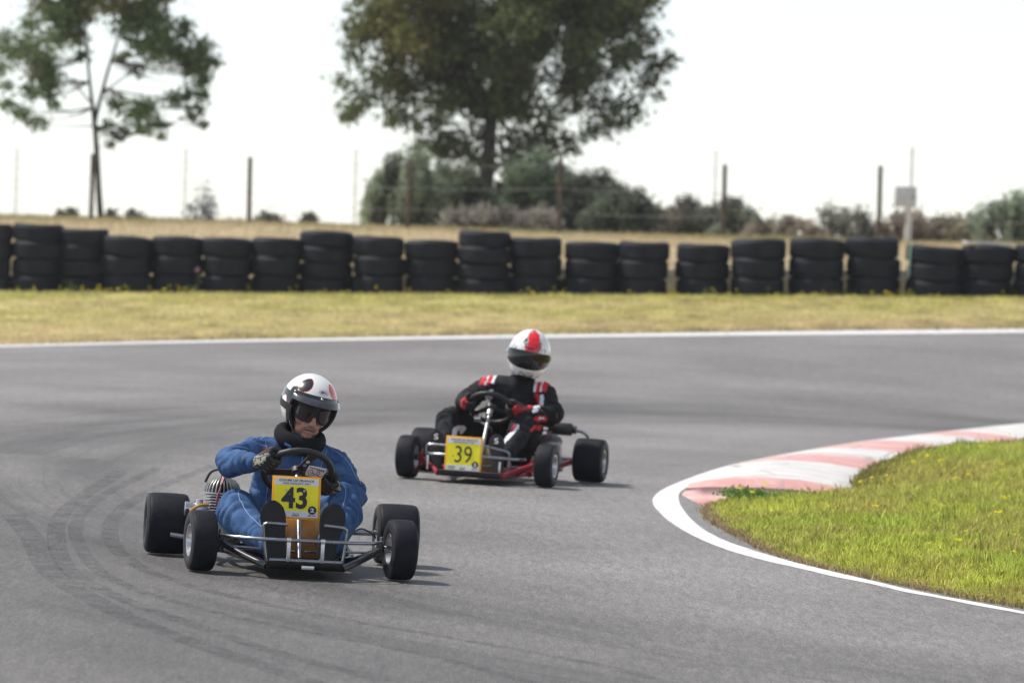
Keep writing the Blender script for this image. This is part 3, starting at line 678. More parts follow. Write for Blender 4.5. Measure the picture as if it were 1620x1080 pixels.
# ---------------------------------------------------------------- trees
def crown_leaves(cl, size, colf, D, per, flat=.8):
    P = []; C = []
    for (c, r, k) in cl:
        n = int(per*r*r); q = rng.normal(0, 1, (n, 3)); q /= np.linalg.norm(q, axis=1)[:, None]; q = rng.normal(0, .44, (n, 3))*r*np.array((1.05,1.05,flat))[None]
        P.append(q+np.array(c)[None]); C.append(np.repeat(np.array(k)[None], n, 0))
    P = np.concatenate(P); C = np.concatenate(C)*rng.uniform(.6, 1.4, len(P))[:, None]
    return P, C
def make_tree(name, label, base, trunk, fork, clumps, leafsize, per, tr, limbs=()):
    root = empty(name, Matrix.Translation(Vector(base))); tag(root, label, 'tree'); base = np.array(base)
    mb = MB(); tp = [np.array(p)-base for p in trunk]
    mb.tube(tp, tr, 12, smooth=4)
    fk = [np.array(p)-base for p in fork]
    for lb in limbs: mb.tube([np.array(p)-base for p in lb[0]], lb[1], 10, smooth=4)
    for c, r, k in clumps:
        c = np.array(c)-base
        j = min(range(len(fk)), key=lambda i: np.linalg.norm(fk[i]-c)+(.6 if fk[i][2] > c[2]+.4 else 0)); s = fk[j]
        m1 = s+(c-s)*.5+rng.normal(0, .08, 3)+np.array((0,0,-.10)); L = np.linalg.norm(c-s)
        mb.tube([s, m1, c], [min(.017,.007+.008*L), .008, .003], 6, smooth=3)
        for q in range(3):
            e = c+rng.normal(0, r*.5, 3); mb.tube([m1+(c-m1)*rng.uniform(.3,1), e], [.009, .003], 5)
    mb.build('trunk', M['bark'], root)
    P, C = crown_leaves([(np.array(c)-base, r, k) for c, r, k in clumps], leafsize, None, 0, per)
    leaves('crown', P, leafsize, C, parent=root)
    return root
D1 = 86.0; s1 = FPX/D1
LT = [(20,85,22),(50,75,25),(70,100,22),(10,165,14),(35,180,14),(60,195,14),(75,140,18),(60,115,18),(90,60,22),(95,30,25),(70,10,22),(120,20,22),(150,0,25),(125,62,14),(130,88,12),(180,10,25),(210,20,22),(200,45,20),(235,15,25),(250,45,20),(290,40,16),(230,75,22),(260,85,24),(290,85,20),(320,75,18),(335,97,11),(215,110,14),(300,110,16),(328,122,9),(195,90,12),(185,165,16),(215,180,20),(235,170,16),(255,195,13),(225,205,14),(275,157,15),(300,150,16),(320,150,12),(305,185,12),(325,198,8),(255,215,8),(195,210,10),(175,228,8),(170,195,10),(8,60,14),(0,110,14),(100,-30,32),(160,-50,38),(220,-40,34),(60,-30,25),(270,-20,24),(150,-110,40),(210,-100,35),(100,-90,30),(45,40,16),(85,165,10),(50,150,12),(345,100,6)]
cl = []
for x, y, r in LT:
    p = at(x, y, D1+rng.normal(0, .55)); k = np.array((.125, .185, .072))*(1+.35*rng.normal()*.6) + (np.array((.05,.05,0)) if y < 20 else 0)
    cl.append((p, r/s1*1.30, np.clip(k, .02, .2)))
for i in range(40):
    c1, r1, k1 = cl[rng.integers(0, len(LT))]; near_ = sorted(cl[:len(LT)], key=lambda q: np.hypot(q[0][0]-c1[0], q[0][2]-c1[2]))[1:5]; c2 = near_[rng.integers(0, 4)][0]
    cl.append(((c1+c2)/2+rng.normal(0, .05, 3), r1*.8, k1))
A = gpt(157, D1)
trk = [A-np.array((0,0,.1)), at(156, 300, D1), at(153, 240, D1), at(149, 190, D1), at(142, 130, D1-.05), at(136, 60, D1), at(135, -20, D1)]
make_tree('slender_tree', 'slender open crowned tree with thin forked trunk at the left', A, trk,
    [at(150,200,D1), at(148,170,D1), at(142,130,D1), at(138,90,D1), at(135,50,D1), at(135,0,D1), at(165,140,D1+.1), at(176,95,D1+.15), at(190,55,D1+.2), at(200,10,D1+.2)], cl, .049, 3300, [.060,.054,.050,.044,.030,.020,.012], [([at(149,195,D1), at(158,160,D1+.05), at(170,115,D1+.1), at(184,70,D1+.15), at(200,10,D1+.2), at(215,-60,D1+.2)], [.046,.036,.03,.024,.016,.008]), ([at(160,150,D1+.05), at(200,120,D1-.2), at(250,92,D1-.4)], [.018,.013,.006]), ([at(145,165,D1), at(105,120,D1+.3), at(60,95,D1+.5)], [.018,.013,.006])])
D2 = 92.0; s2 = FPX/D2
cl = []
lobes = [(560,170,24),(585,150,28),(620,185,20),(548,185,16),(692,238,20),(720,215,24),(690,195,24),(660,205,14),(880,225,24),(905,232,22),(860,205,28),(940,205,22),(1000,172,26),(985,195,18),(1040,105,22),(1058,92,16),(540,128,16),(562,90,20),(560,45,22),(580,10,26),(1010,20,26),(1030,60,20),(1045,150,10),(640,150,30),(700,160,34),(770,170,36),(830,165,34),(910,165,30),(955,160,26),(760,215,20),(810,215,18),(720,235,20),(745,240,18),(805,238,20),(835,225,24),(700,225,22),(600,120,30),(570,60,28),(1020,130,26),(1000,80,30),(960,195,24),(640,185,24),(735,250,22),(792,256,22),(762,262,18),(828,250,20),(700,246,20),(665,232,18),(860,240,20)]
for x, y, r in lobes:
    k = np.array((.108, .135, .054)); cl.append((at(x, y, D2+rng.normal(0, .5)), r/s2*1.25, k*(1+.2*rng.normal())))
for i in range(330):
    q = rng.normal(0, 1, 3); q /= np.linalg.norm(q); rad = rng.uniform(.25, 1)**.6; q = q*rad
    x = 797+q[0]*245; y = -25-q[2]*235
    if y > 215 or any(np.hypot(x-gx, y-gy) < 24 for gx, gy in ((822,67),(870,100),(896,159),(848,189),(981,163),(663,33),(685,152),(770,137),(881,44))): continue
    p = at(x, y, D2+q[1]*2.6); k = np.array((.108, .135, .054))*(1+.34*rng.normal())
    if x+y*.6 < 720: k = k+np.array((.055, .038, .0))  # upper left leaves yellower: sunlit side of the crown put into their colour
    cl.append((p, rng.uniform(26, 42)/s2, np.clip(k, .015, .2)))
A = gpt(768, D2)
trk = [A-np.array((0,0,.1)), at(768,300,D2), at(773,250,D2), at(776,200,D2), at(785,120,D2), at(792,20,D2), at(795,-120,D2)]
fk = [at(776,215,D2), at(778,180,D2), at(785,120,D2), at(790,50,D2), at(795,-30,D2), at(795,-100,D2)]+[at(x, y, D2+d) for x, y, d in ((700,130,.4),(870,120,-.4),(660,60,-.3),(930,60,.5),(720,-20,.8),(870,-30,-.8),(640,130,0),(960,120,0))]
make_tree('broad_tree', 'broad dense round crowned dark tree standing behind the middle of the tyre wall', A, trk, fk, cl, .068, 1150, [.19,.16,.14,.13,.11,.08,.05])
# ---------------------------------------------------------------- bushes along the fence
def bush(name, label, px0, px1, ytop, D, col, leaf=.042, dens=620, cat='bush', spiky=0, ragged=.25):
    g = gpt((px0+px1)/2, D); root = empty(name, Matrix.Translation(Vector(g))); tag(root, label, cat)
    s = FPX/D; w = (px1-px0)/s; top = at((px0+px1)/2, ytop, D)[2]-g[2]; P = []; C = []; mb = MB(); ncl = max(8, int(w*top*40))
    for i in range(ncl):
        x = rng.uniform(-.5, .5); env = (1-(2*abs(x))**3.5)**.6; z = top*env*rng.uniform(.0, 1)**.6*(1-ragged*rng.uniform(0, 1)); c = np.array((x*w, rng.normal(0, .22*min(w, 1.2)), z))
        r = rng.uniform(.10, .19)*(1 if top > .5 else .7)
        n = int(dens*r*r*20); q = rng.normal(0, .55, (n, 3))*r
        if spiky: q[:, 2] *= 2.0; q[:, 0] *= .6
        q = q+c; q[:, 2] = np.maximum(q[:, 2], .01); P.append(q); C.append(np.repeat(((np.array(col)*.6+np.mean(col)*.4)*2.6*(1+.28*rng.normal()))[None], n, 0))
        b = np.array((x*w*.6, c[1]*.5, 0)); mb.tube([b, (b+c)/2+np.array((0,0,.05)), c, c+np.array((rng.normal(0,.05), 0, r*.9))], [.012, .009, .005, .002], 5)
    for i in range(int(6+w*7) if dens > 200 and top > .3 else 0):
        x = rng.uniform(-.48, .48)*w; hh = top*rng.uniform(.75, 1.18)*(1-(2*abs(x/w))**4*.6); n = int(rng.uniform(12, 34)); tt = rng.uniform(.55, 1.0, n)[:, None]
        b = np.array((x*.8, rng.normal(0, .15), .0)); e = np.array((x+rng.normal(0, .06), b[1]+rng.normal(0, .06), hh)); mb.tube([b, (b+e)/2, e], [.007, .005, .002], 5)
        P.append(b+(e-b)*tt+rng.normal(0, .028, (n, 3))); C.append(np.repeat(((np.array(col)*.6+np.mean(col)*.4)*2.4*(1+.3*rng.normal()))[None], n, 0))
    mb.build('stem', M['bark'], root)
    P = np.concatenate(P); C = np.clip(np.concatenate(C), .01, .5)*rng.uniform(.65, 1.35, len(P))[:, None]
    leaves('foliage', P, leaf, C, parent=root); return root
bush('bush', 'pale green loose bush left of the broad tree trunk', 572, 700, 252, 88, (.11, .14, .07), spiky=1)
bush('bush', 'dark green bush just left of the broad tree trunk', 640, 765, 262, 89.5, (.055, .072, .036))
bush('bush', 'shadowy dense bush directly around the broad tree trunk', 700, 840, 282, 90.5, (.05, .065, .036))
bush('bush', 'fresh green bush right of the broad tree trunk', 782, 905, 246, 88.5, (.065, .10, .045))
bush('bush', 'dark ragged bush behind the fifth fence post', 880, 985, 272, 88, (.055, .062, .04))
bush('bush', 'brownish low scrub in front of the broad tree trunk', 690, 880, 326, 86, (.125, .11, .08), dens=450)
bush('bush', 'low dark green hedge bush right of the broad tree', 925, 1035, 304, 87, (.055, .07, .038))
bush('bush', 'low hedge bush with reddish twigs left of the fence post', 1015, 1110, 320, 87, (.09, .075, .05), dens=600)
bush('bush', 'rounded grey green bush around the fence post', 1085, 1190, 318, 86.5, (.075, .09, .055))
bush('bush', 'low brown dry scrub between the two right fence posts', 1165, 1300, 346, 86, (.19, .15, .10), dens=650)
bush('bush', 'thin twiggy shrub left of the right fence post', 1285, 1375, 328, 86, (.11, .11, .07), dens=220, ragged=.5)
bush('bush', 'brown shrub at the foot of the grey cabinet', 1375, 1480, 340, 86, (.14, .105, .075), dens=500, ragged=.5)
bush('bush', 'low dry scrub right of the grey cabinet', 1460, 1560, 346, 86, (.15, .13, .07), dens=500)
bush('bush', 'tall feathery green shrub at the right edge', 1530, 1680, 314, 85.5, (.105, .14, .075), spiky=1, dens=420, ragged=.45)
bush('bush', 'small dark round bush left of the slender tree', 90, 120, 330, 86, (.085, .085, .055))
bush('bush', 'low brownish bush right of the slender tree', 162, 222, 333, 86, (.12, .10, .075))
bush('plant', 'pale dry weed stalks between the two left fence posts', 292, 332, 290, 86, (.42, .36, .26), dens=70, cat='weed', spiky=1, ragged=.5)
bush('bush', 'tiny green bush right of the second fence post', 474, 498, 343, 85.5, (.10, .12, .06))
bush('bush', 'low grassy bush right of the second fence post', 405, 445, 345, 85.5, (.17, .17, .09), dens=500)
for px, lab, hh, flower in ((309, 'thistle with a pink head by the fifth stack from the left end', .17, 1), (112, 'leafy green weed by the second stack from the left end', .10, 0)):
    g = gpt(px, 61.35); root = empty('weed', Matrix.Translation(Vector(g))); tag(root, lab, 'weed')
    MB().tube([(0,0,0),(.01,0,hh),(0.015,0,hh*1.9)], [.006,.005,.003], 6).build('stem', M['stem_green'], root)
    P = rng.normal(0, 1, (150, 3))*np.array((.05,.05,.06)); P[:, 2] = np.abs(P[:, 2])+.02
    leaves('foliage', P, .022, np.array((.13,.18,.08)), parent=root)
    if flower: leaves('flower', rng.normal(0, .012, (60, 3))+np.array((.015,0,hh*1.95)), .018, np.array((.5,.28,.42)), parent=root)
# ---------------------------------------------------------------- karts
def kart_frame(px, py, psi):
    o = road_pt(px, py); a = math.radians(psi); y = np.array([-math.sin(a), math.cos(a), 0]); y -= NRM*(y@NRM); y /= np.linalg.norm(y); x = np.cross(y, NRM)
    m = np.eye(4); m[:3,0] = x; m[:3,1] = y; m[:3,2] = NRM; m[:3,3] = o+NRM*.004
    return Matrix(m.tolist())
def shell(grid_, t, centre, mask=None, wrap=False, mats=None, cap=False):
    """thick sheet from a grid of points (n,m,3); inner side is moved towards centre by t"""
    G = np.array(grid_); n, m = G.shape[:2]; c = np.array(centre, float)
    if c.ndim == 1 and c.size == 3: d = G-c; d /= np.linalg.norm(d, axis=-1, keepdims=True); I = G-d*t
    else: I = G-c*t
    mb = MB(); mb.v = [tuple(p) for p in G.reshape(-1, 3)]+[tuple(p) for p in I.reshape(-1, 3)]; off = n*m; cnt = {}
    for i in range(n-1):
        for j in range(m if wrap else m-1):
            if mask is not None and not mask[i][j]: continue
            j2 = (j+1) % m; q = (i*m+j, i*m+j2, (i+1)*m+j2, (i+1)*m+j); k = mats[i][j] if mats is not None else 0
            mb.f.append(q); mb.m.append(k); mb.f.append(tuple(x+off for x in q[::-1])); mb.m.append(k if mats is None else -1)
            for a, b in zip(q, q[1:]+q[:1]):
                cnt.setdefault(frozenset((a, b)), []).append((a, b, k))
    if cap:
        q = tuple((n-1)*m+j for j in range(m)); mb.f.append(q); mb.m.append(mats[n-2][0] if mats is not None else 0); mb.f.append(tuple(x+off for x in q[::-1])); mb.m.append(-1 if mats is not None else 0)
        for a, b in zip(q, q[1:]+q[:1]): cnt.setdefault(frozenset((a, b)), []).append((a, b, 0))
    for e, l in cnt.items():
        if len(l) == 1: a, b, k = l[0]; mb.f.append((b, a, a+off, b+off)); mb.m.append(k)
    return mb
def text_obj(name, s, w, h, m, M4, parent, off=0.0, shear=0.0, depth=.0006):
    cu = bpy.data.curves.new('t', 'FONT'); cu.body = s; cu.size = 1; cu.offset = off; cu.shear = shear; cu.extrude = .01; cu.resolution_u = 4
    o = bpy.data.objects.new('t', cu); COL.objects.link(o); dg = bpy.context.evaluated_depsgraph_get(); dg.update()
    me = bpy.data.meshes.new_from_object(o.evaluated_get(dg)); bpy.data.objects.remove(o); bpy.data.curves.remove(cu)
    a = coords(me); lo = a.min(0); hi = a.max(0); a = (a-(lo+hi)/2)/np.maximum(hi-lo, 1e-6)*np.array((w, h, depth))
    setco(me, a); me.materials.clear(); me.materials.append(m); me.name = name
    ob = link(bpy.data.objects.new(name, me), parent); ob.matrix_local = M4; return ob
def disc(r, t, n=28): return MB().lathe([(-t/2, 1e-4), (-t/2, r), (t/2, r), (t/2, 1e-4)], n, ax=(0,0,1))

def wheel(parent, pos, R_, w, yaw, rimr, side):
    mb = MB(); hw = w/2; lip = hw*.86
    prof = [(-lip, rimr+.004), (-lip-.003, rimr+.001), (-lip-.002, rimr-.006), (-lip+.010, rimr-.009), (-.012, rimr-.016), (-.006, .030), (-.022, .026), (-.024, .012), (-.034, .011), (-.035, 1e-4)]
    mb.lathe(prof, 36); mb.lathe([(-a, b) for a, b in prof], 36)
    for k in range(3):
        A = 2*PI*k/3+.4
        mb.tube([(side*.02, .021*math.cos(A), .021*math.sin(A)), (side*.030, .021*math.cos(A), .021*math.sin(A))], .004, 6)
    o = mb.build('wheel', M['alu'], parent); o.location = pos; o.rotation_euler = (random.uniform(0, 6), 0, math.radians(yaw)); o.rotation_mode = 'XYZ'
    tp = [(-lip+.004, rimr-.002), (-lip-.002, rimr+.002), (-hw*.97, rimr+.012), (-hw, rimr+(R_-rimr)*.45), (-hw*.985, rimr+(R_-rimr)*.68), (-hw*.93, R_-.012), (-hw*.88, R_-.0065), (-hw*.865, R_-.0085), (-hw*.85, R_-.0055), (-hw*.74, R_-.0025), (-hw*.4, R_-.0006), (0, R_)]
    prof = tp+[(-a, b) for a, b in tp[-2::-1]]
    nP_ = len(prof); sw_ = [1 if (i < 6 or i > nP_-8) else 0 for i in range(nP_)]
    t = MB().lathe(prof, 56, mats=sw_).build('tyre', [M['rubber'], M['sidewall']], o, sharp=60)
    return o
def engine(parent, c, zs=1.0, lead=True):
    c = np.array(c, float)
    mb = MB()
    mb.box((0,0,.02), (.13,.15,.12), bev=.02); mb.lathe([(-.09,1e-4),(-.09,.055),(-.06,.06),(.06,.06),(.09,.055),(.09,1e-4)], 24, O=(0,.0,.0)); mb.tube([(-.10,0,0),(-.145,0,0)], .02, 12)
    for x, y in ((-.05,-.076),(.05,-.076),(-.05,-.076)): mb.tube([(x, y, .0), (x, y-.01, .0)], .008, 6)
    e = mb.build('engine', M['fin'], parent); e.location = c
    mb = MB(); mb.tube([(0,0,.07),(0,0,.20)], .052, 24, m=1)
    for k in range(9):
        z = .083+k*.0128; mb.lathe([(z-.0022,.03),(z-.0022,.080+.0015*(k % 2)),(z+.0022,.080+.0015*(k % 2)),(z+.0022,.03)], 40, ax=(0,0,1))
    mb.build('cylinder', [M['fin'], M['fin_dark']], e)
    mb = MB(); mb.lathe([(.194,.03),(.194,.084),(.200,.084),(.206,.03)], 40, ax=(0,0,1)); mb.tube([(0,0,.19),(0,0,.255)], [.05,.02], 18, m=1)
    for k in range(28):
        A = 2*PI*k/28; pr = [(.016,.198),(.084,.198),(.084,.212),(.074,.238),(.055,.256),(.034,.266),(.016,.268)]; t = .0016; V = []
        for sgn in (-1, 1):
            for r, z in pr: V.append((r*math.cos(A)-sgn*t*math.sin(A), r*math.sin(A)+sgn*t*math.cos(A), z))
        n = len(pr); mb.add(V, [tuple(range(n)), tuple(range(2*n-1, n-1, -1))]+[(i, (i+1) % n, n+(i+1) % n, n+i) for i in range(n)])
    mb.build('cylinder_head', [M['fin'], M['fin_dark']], e)
    MB().tube([(0,0,.255),(.0,-.004,.292)], [.012,.009], 10).tube([(0,-.004,.29),(-.02,.0,.302),(-.055,.03,.285),(-.075,.06,.24)], .006, 8, smooth=4).build('spark_plug', M['black'], e)
    MB().tube([(.008,-.008,.292),(.004,-.030,.275),(-.008,-.062,.245),(-.030,-.091,.178),(-.030,-.096,.150),(-.012,-.096,.140),(.02,-.093,.142)], .0042, 8, smooth=5).tube([(.0,-.004,.292),(-.002,-.02,.275),(-.005,-.045,.255)], .0038, 8).build('spark_lead', M['wire_red'], e)
    mb = MB().box((-.105,-.035,.085), (.075,.06,.06), bev=.012); mb.lathe([(-.03,.030),(-.028,.033),(.02,.028),(.02,1e-4)], 20, O=(-.140,-.04,.09)); mb.tube([(-.105,-.035,.11),(-.105,-.035,.135)], .018, 12)
    mb.v = [(x, y, z+.03) for x, y, z in mb.v]; mb.build('carburettor', M['alu'], e)
    MB().tube([(-.155,-.075,.100),(-.130,-.088,.128),(-.100,-.085,.142),(-.066,-.07,.144)], .006, 8, smooth=5).build('fuel_hose', M['wire_yellow'], e)
    MB().box((-.160,-.075,.105), (.018,.02,.035), bev=.005).build('linkage', M['black'], e)
    e.scale = (1, 1, zs); return e
def steering_wheel(parent, C, R_, r, spokes, tilt, card=False):
    t = math.radians(tilt); b = np.array((0,-math.sin(t),math.cos(t))); Nn = np.array((0,math.cos(t),math.sin(t))); a = np.array((1.,0,0))
    m4 = np.eye(4); m4[:3,0] = a; m4[:3,1] = b; m4[:3,2] = Nn; m4[:3,3] = C      # local x, y in the wheel's plane, z to the driver... (a x b = -N)
    mb = MB(); n = 72; ring = [(R_*math.cos(2*PI*k/n), R_*math.sin(2*PI*k/n), 0) for k in range(n+1)]
    P = []; Fc = []; kk = 14
    for i in range(n):
        A = 2*PI*i/n; wob_ = r*(1+.05*math.sin(A*24))
        for k in range(kk):
            q = 2*PI*k/kk; P.append(((R_+wob_*math.cos(q))*math.cos(A), (R_+wob_*math.cos(q))*math.sin(A), wob_*math.sin(q)))
    for i in range(n):
        for k in range(kk): Fc.append((i*kk+k, ((i+1) % n)*kk+k, ((i+1) % n)*kk+(k+1) % kk, i*kk+(k+1) % kk))
    mb.add(P, Fc)
    o = mb.build('steering_wheel', M['grip'], parent)
    m4[:3,2] = -Nn; o.matrix_local = Matrix(m4.tolist())      # proper rotation: z points away from the driver
    mb = MB(); mb.lathe([(-.012,1e-4),(-.012,.034),(.012,.034),(.012,1e-4)], 24, ax=(0,0,1))
    for A in spokes:
        A = math.radians(A); d = np.array((math.cos(A), math.sin(A), 0)); p = np.array((-math.sin(A), math.cos(A), 0))
        V = []
        for s_, w_ in ((.0,.026),(.045,.019),(R_*.7,.017),(R_-.004,.027)):
            for sg in (-1, 1):
                for z in (-.003, .003): V.append(d*s_+p*sg*w_+np.array((0,0,z)))
        Fc = []
        for i in range(3):
            k = i*4; Fc += [(k,k+4,k+6,k+2),(k+1,k+3,k+7,k+5),(k,k+1,k+5,k+4),(k+2,k+6,k+7,k+3)]
        Fc += [(0,2,3,1),(12,13,15,14)]; mb.add(V, Fc)
        for s_ in (.052, .080):
            mb2 = None
    mb.build('spokes', M['black'], o)
    if card:
        A = math.radians(spokes[0]); d = np.array((math.cos(A), math.sin(A), 0))
        for s_ in (.062, .088):
            q = disc(.0085, .002).build('spoke_hole', M['denim_light'] if s_ < .07 else M['plate_white'], o); q.location = Vector(d*s_+np.array((0,0,.0046)))
        c = MB().box((0,0,0), (.084,.072,.0015), bev=.0004).build('card', M['plate_white'], o); c.location = (.078,.018,.009); c.rotation_euler = (0,0,math.radians(-13))
        def onc(mb, m, nm='print'): q = mb.build(nm, m, c); q.location = (0,0,.0015); return q
        mb = MB(); mb.tube([(-.034,-.008,0),(-.030,.008,0),(-.018,.012,0),(-.012,-.002,0),(-.002,-.014,0),(.006,-.004,0),(.010,.006,0),(.020,.002,0),(.018,-.010,0),(.004,-.018,0),(-.020,-.022,0),(-.034,-.008,0)], .0012, 5, smooth=4)
        mb.tube([(-.024,0,0),(-.016,-.012,0),(-.006,-.004,0)], .001, 5, smooth=3)
        for i in range(7): mb.box((-.032+i*.0105, .026-.001*i, 0), (.007,.006,.001))
        for i in range(4): mb.box((.004+i*.009, .015, 0), (.006,.004,.001))
        onc(mb, mat('blue_ink', (.03,.04,.16), .5)); mb = MB()
        mb.tube([(.012,-.022,0),(.020,-.018,0),(.026,-.026,0),(.036,-.022,0)], .0018, 5, smooth=3); onc(mb, M['ink_red'])
    return o, a, b, Nn
def number_plate(parent, c, w, h, tilt, num, bold, label):
    o = MB().box((0,0,0), (w, .004, h), bev=.0018).build('number_plate', M['plate_orange'], parent); o.location = c; o.rotation_euler = (math.radians(-tilt), 0, 0)
    def panel(nm, cx, cz, pw, ph, d, m):
        q = MB().box((0,0,0), (pw, .0008, ph)).build(nm, m, o); q.location = (cx, -.002-d, cz); return q
    R90 = Matrix.Rotation(PI/2, 4, 'X')
    def tx(s, cx, cz, tw, th, m, off=0., shear=0., d=.0035, nm='lettering'):
        return text_obj(nm, s, tw, th, m, Matrix.Translation((cx, -.002-d, cz)) @ R90, o, off, shear)
    iw, ih = w*.90, h*.90
    panel('panel', 0, 0, iw, ih, .0008, M['plate_yellow'])
    panel('header', 0, ih*.5-ih*.085, iw, ih*.17, .0018, M['plate_white'])
    panel('footer', 0, -ih*.5+ih*.08, iw, ih*.16, .0018, M['plate_white'])
    tx('COUPE DE FRANCE', 0, ih*.445, iw*.80, ih*.058, M['ink'], .012, .15)
    tx("HISTORI'KART 2021", 0, ih*.368, iw*.62, ih*.046, M['ink'], .004, .15)
    if bold: tx(num, -.04*w, -.005*h, w*.53, h*.50, M['ink'], .03, nm='number')
    else: tx(num, .0*w, -.005*h, w*.46, h*.47, M['ink'], -.002, nm='number')
    q = disc(.088*w, .0008).build('class_disc', M['ink'], o); q.location = (w*.335, -.0045, -h*.275); q.rotation_euler = (PI/2, 0, 0)
    tx('2', w*.335, -h*.275, w*.085, h*.095, M['ink_white'], .03, 0, .0045, 'class_number')
    tx('FFSA', -iw*.34, -ih*.40, iw*.22, ih*.05, M['ink'], .02, .2); tx('KARTING', -iw*.34, -ih*.455, iw*.22, ih*.032, M['ink'], .0, .2)
    mb = MB()
    for i in range(5): mb.box((-iw*.07+i*iw*.032, 0, -ih*.455), (iw*.022, .0008, ih*.035))
    mb.tube([(-iw*.07,0,-ih*.41),(-iw*.02,0,-ih*.385),(-iw*.04,0,-ih*.425),(iw*.03,0,-ih*.40),(iw*.09,0,-ih*.41)], .0006, 5, smooth=3)
    for i in range(3): mb.box((iw*.29+i*iw*.024, 0, -ih*.445), (iw*.018, .0008, ih*.03))
    for i in range(4): mb.box((iw*.38+i*iw*.022, 0, -ih*.445), (iw*.015, .0008, ih*.022))
    q = mb.build('small_print', M['ink'], o); q.location = (0, -.0045, 0)
    if bold:
        for x in (-.20, .16): q = disc(.022*w, .002, 16).build('screw', M['box_grey'], o); q.location = (w*x, -.0065, h*.165); q.rotation_euler = (PI/2, 0, 0)
    else:
        q = disc(.016*w, .002, 16).build('screw', M['fin_dark'], o); q.location = (-w*.28, -.005, -h*.06); q.rotation_euler = (PI/2, 0, 0)
    return o
def make_kart(cfg):
    K = empty('go_kart', cfg['M4']); tag(K, cfg['label'], 'go kart')
    ft = cfg['frame']; fx = cfg['fx']; r = .0145
    mb = MB()
    mb.tube([(-fx,-.20,.052),(fx,-.20,.052)], r, 10)
    for s in (-1, 1):
        mb.tube([(s*fx,-.205,.05),(s*.24,-.12,.078),(s*.352,-.005,.128)], r*1.05, 10)
        mb.tube([(s*fx,-.20,.05),(s*(fx+.01),.10,.05),(s*.27,.45,.055),(s*.29,.80,.075),(s*.29,1.02,.11)], r, 10, smooth=4)
        mb.tube([(s*.352,0,.128),(s*.25,.10,.07),(s*(fx+.01),.16,.055)], r, 10)
        mb.tube([(s*.352,0,.085),(s*.352,.0,.165)], .017, 12)
        if cfg['side']: mb.tube([(s*.27,.30,.055),(s*.40,.95,.118)], .020, 10)
    mb.tube([(-fx,.14,.052),(fx,.14,.052)], r, 10); mb.tube([(-.27,.46,.056),(.27,.46,.056)], r, 10); mb.tube([(-.29,1.02,.11),(.29,1.02,.11)], r, 10); mb.tube([(-.28,.70,.068),(.28,.70,.068)], r, 10)
    mb.build('frame', ft, K)
    mb = MB()
    for s in (-1, 1):
        mb.tube([(s*.365,0,.130),(s*.415,0,.130)], [.020,.014], 12)
        mb.tube([(s*.352,.02,.115),(s*.31,.085,.108)], .009, 8)
        mb.tube([(s*.31,.085,.108),(s*.02,.05,.10)], .0055, 8)
        mb.tube([(s*.352,0,.165),(s*.352,0,.185)], .009, 6)
    mb.build('steering_linkage', M['chrome'], K)
    mb = MB().box((0,.14,.040), (fx*2-.02,.66,.005))
    P = np.array([[(x, -.19-.045*math.sin(a), .040+.0+.045*(1-math.cos(a))*.9) for x in np.linspace(-fx+.0, fx-.0, 9)] for a in np.linspace(0, 1.5, 6)])
    s2_ = shell(P, .004, np.broadcast_to(np.array((0,.7,.7)), P.shape).copy()); mb.add(s2_.v, s2_.f); mb.build('floor_pan', M['floor'], K)
    if cfg['fx'] < .18: MB().box((.012,-.242,.052), (.055,.004,.016), bev=.001).build('badge_plate', M['alu'], K)
    MB().tube([(-.44,.93,.139),(.44,.93,.139)], .0135, 14).lathe([(-.003,.02),(-.003,.085),(.003,.085),(.003,.02)], 32, O=(-.20,.93,.139)).lathe([(-.004,.02),(-.004,.075),(.004,.075),(.004,.02)], 32, O=(.22,.93,.139)).build('rear_axle', M['chrome'], K)
    st = cfg['steer']
    for s in (-1, 1):
        wheel(K, (s*.437, 0, .1325), .1325, .116, st, .069, s)
        wheel(K, (s*cfg['rx'], .93, .139), .139, .196, 0, .070, s)
    cfg['extra'](K)
    C = np.array(cfg['sw']); o, a, b, Nn = steering_wheel(K, C, cfg['swR'], .0148, cfg['spokes'], 48, cfg['card'])
    MB().tube([(cfg['colx'],.02,.07), tuple(C-Nn*.02)], .0115, 12).tube([tuple(C-Nn*.012), tuple(C-Nn*.06)], .019, 12).build('steering_column', cfg['colm'], K)
    # bucket seat
    G = np.array([[((.155+.025*v)*math.sin(aa), .80+(.10+.10*v)*(-.55+1.25*math.cos(aa*.78)), .055+.24*v*(.45+.55*math.cos(aa*.5))) for aa in np.linspace(-1.9, 1.9, 25)] for v in np.linspace(0, 1, 8)])
    s2_ = shell(G, .006, (0,.78,.3)); s2_.tube([tuple(p) for p in G[-1]], .008, 8); s2_.box((0,.78,.055), (.28,.24,.008), bev=.003); s2_.build('seat', M['black'], K)
    number_plate(K, *cfg['plate'])
    return K, C, a, b, Nn
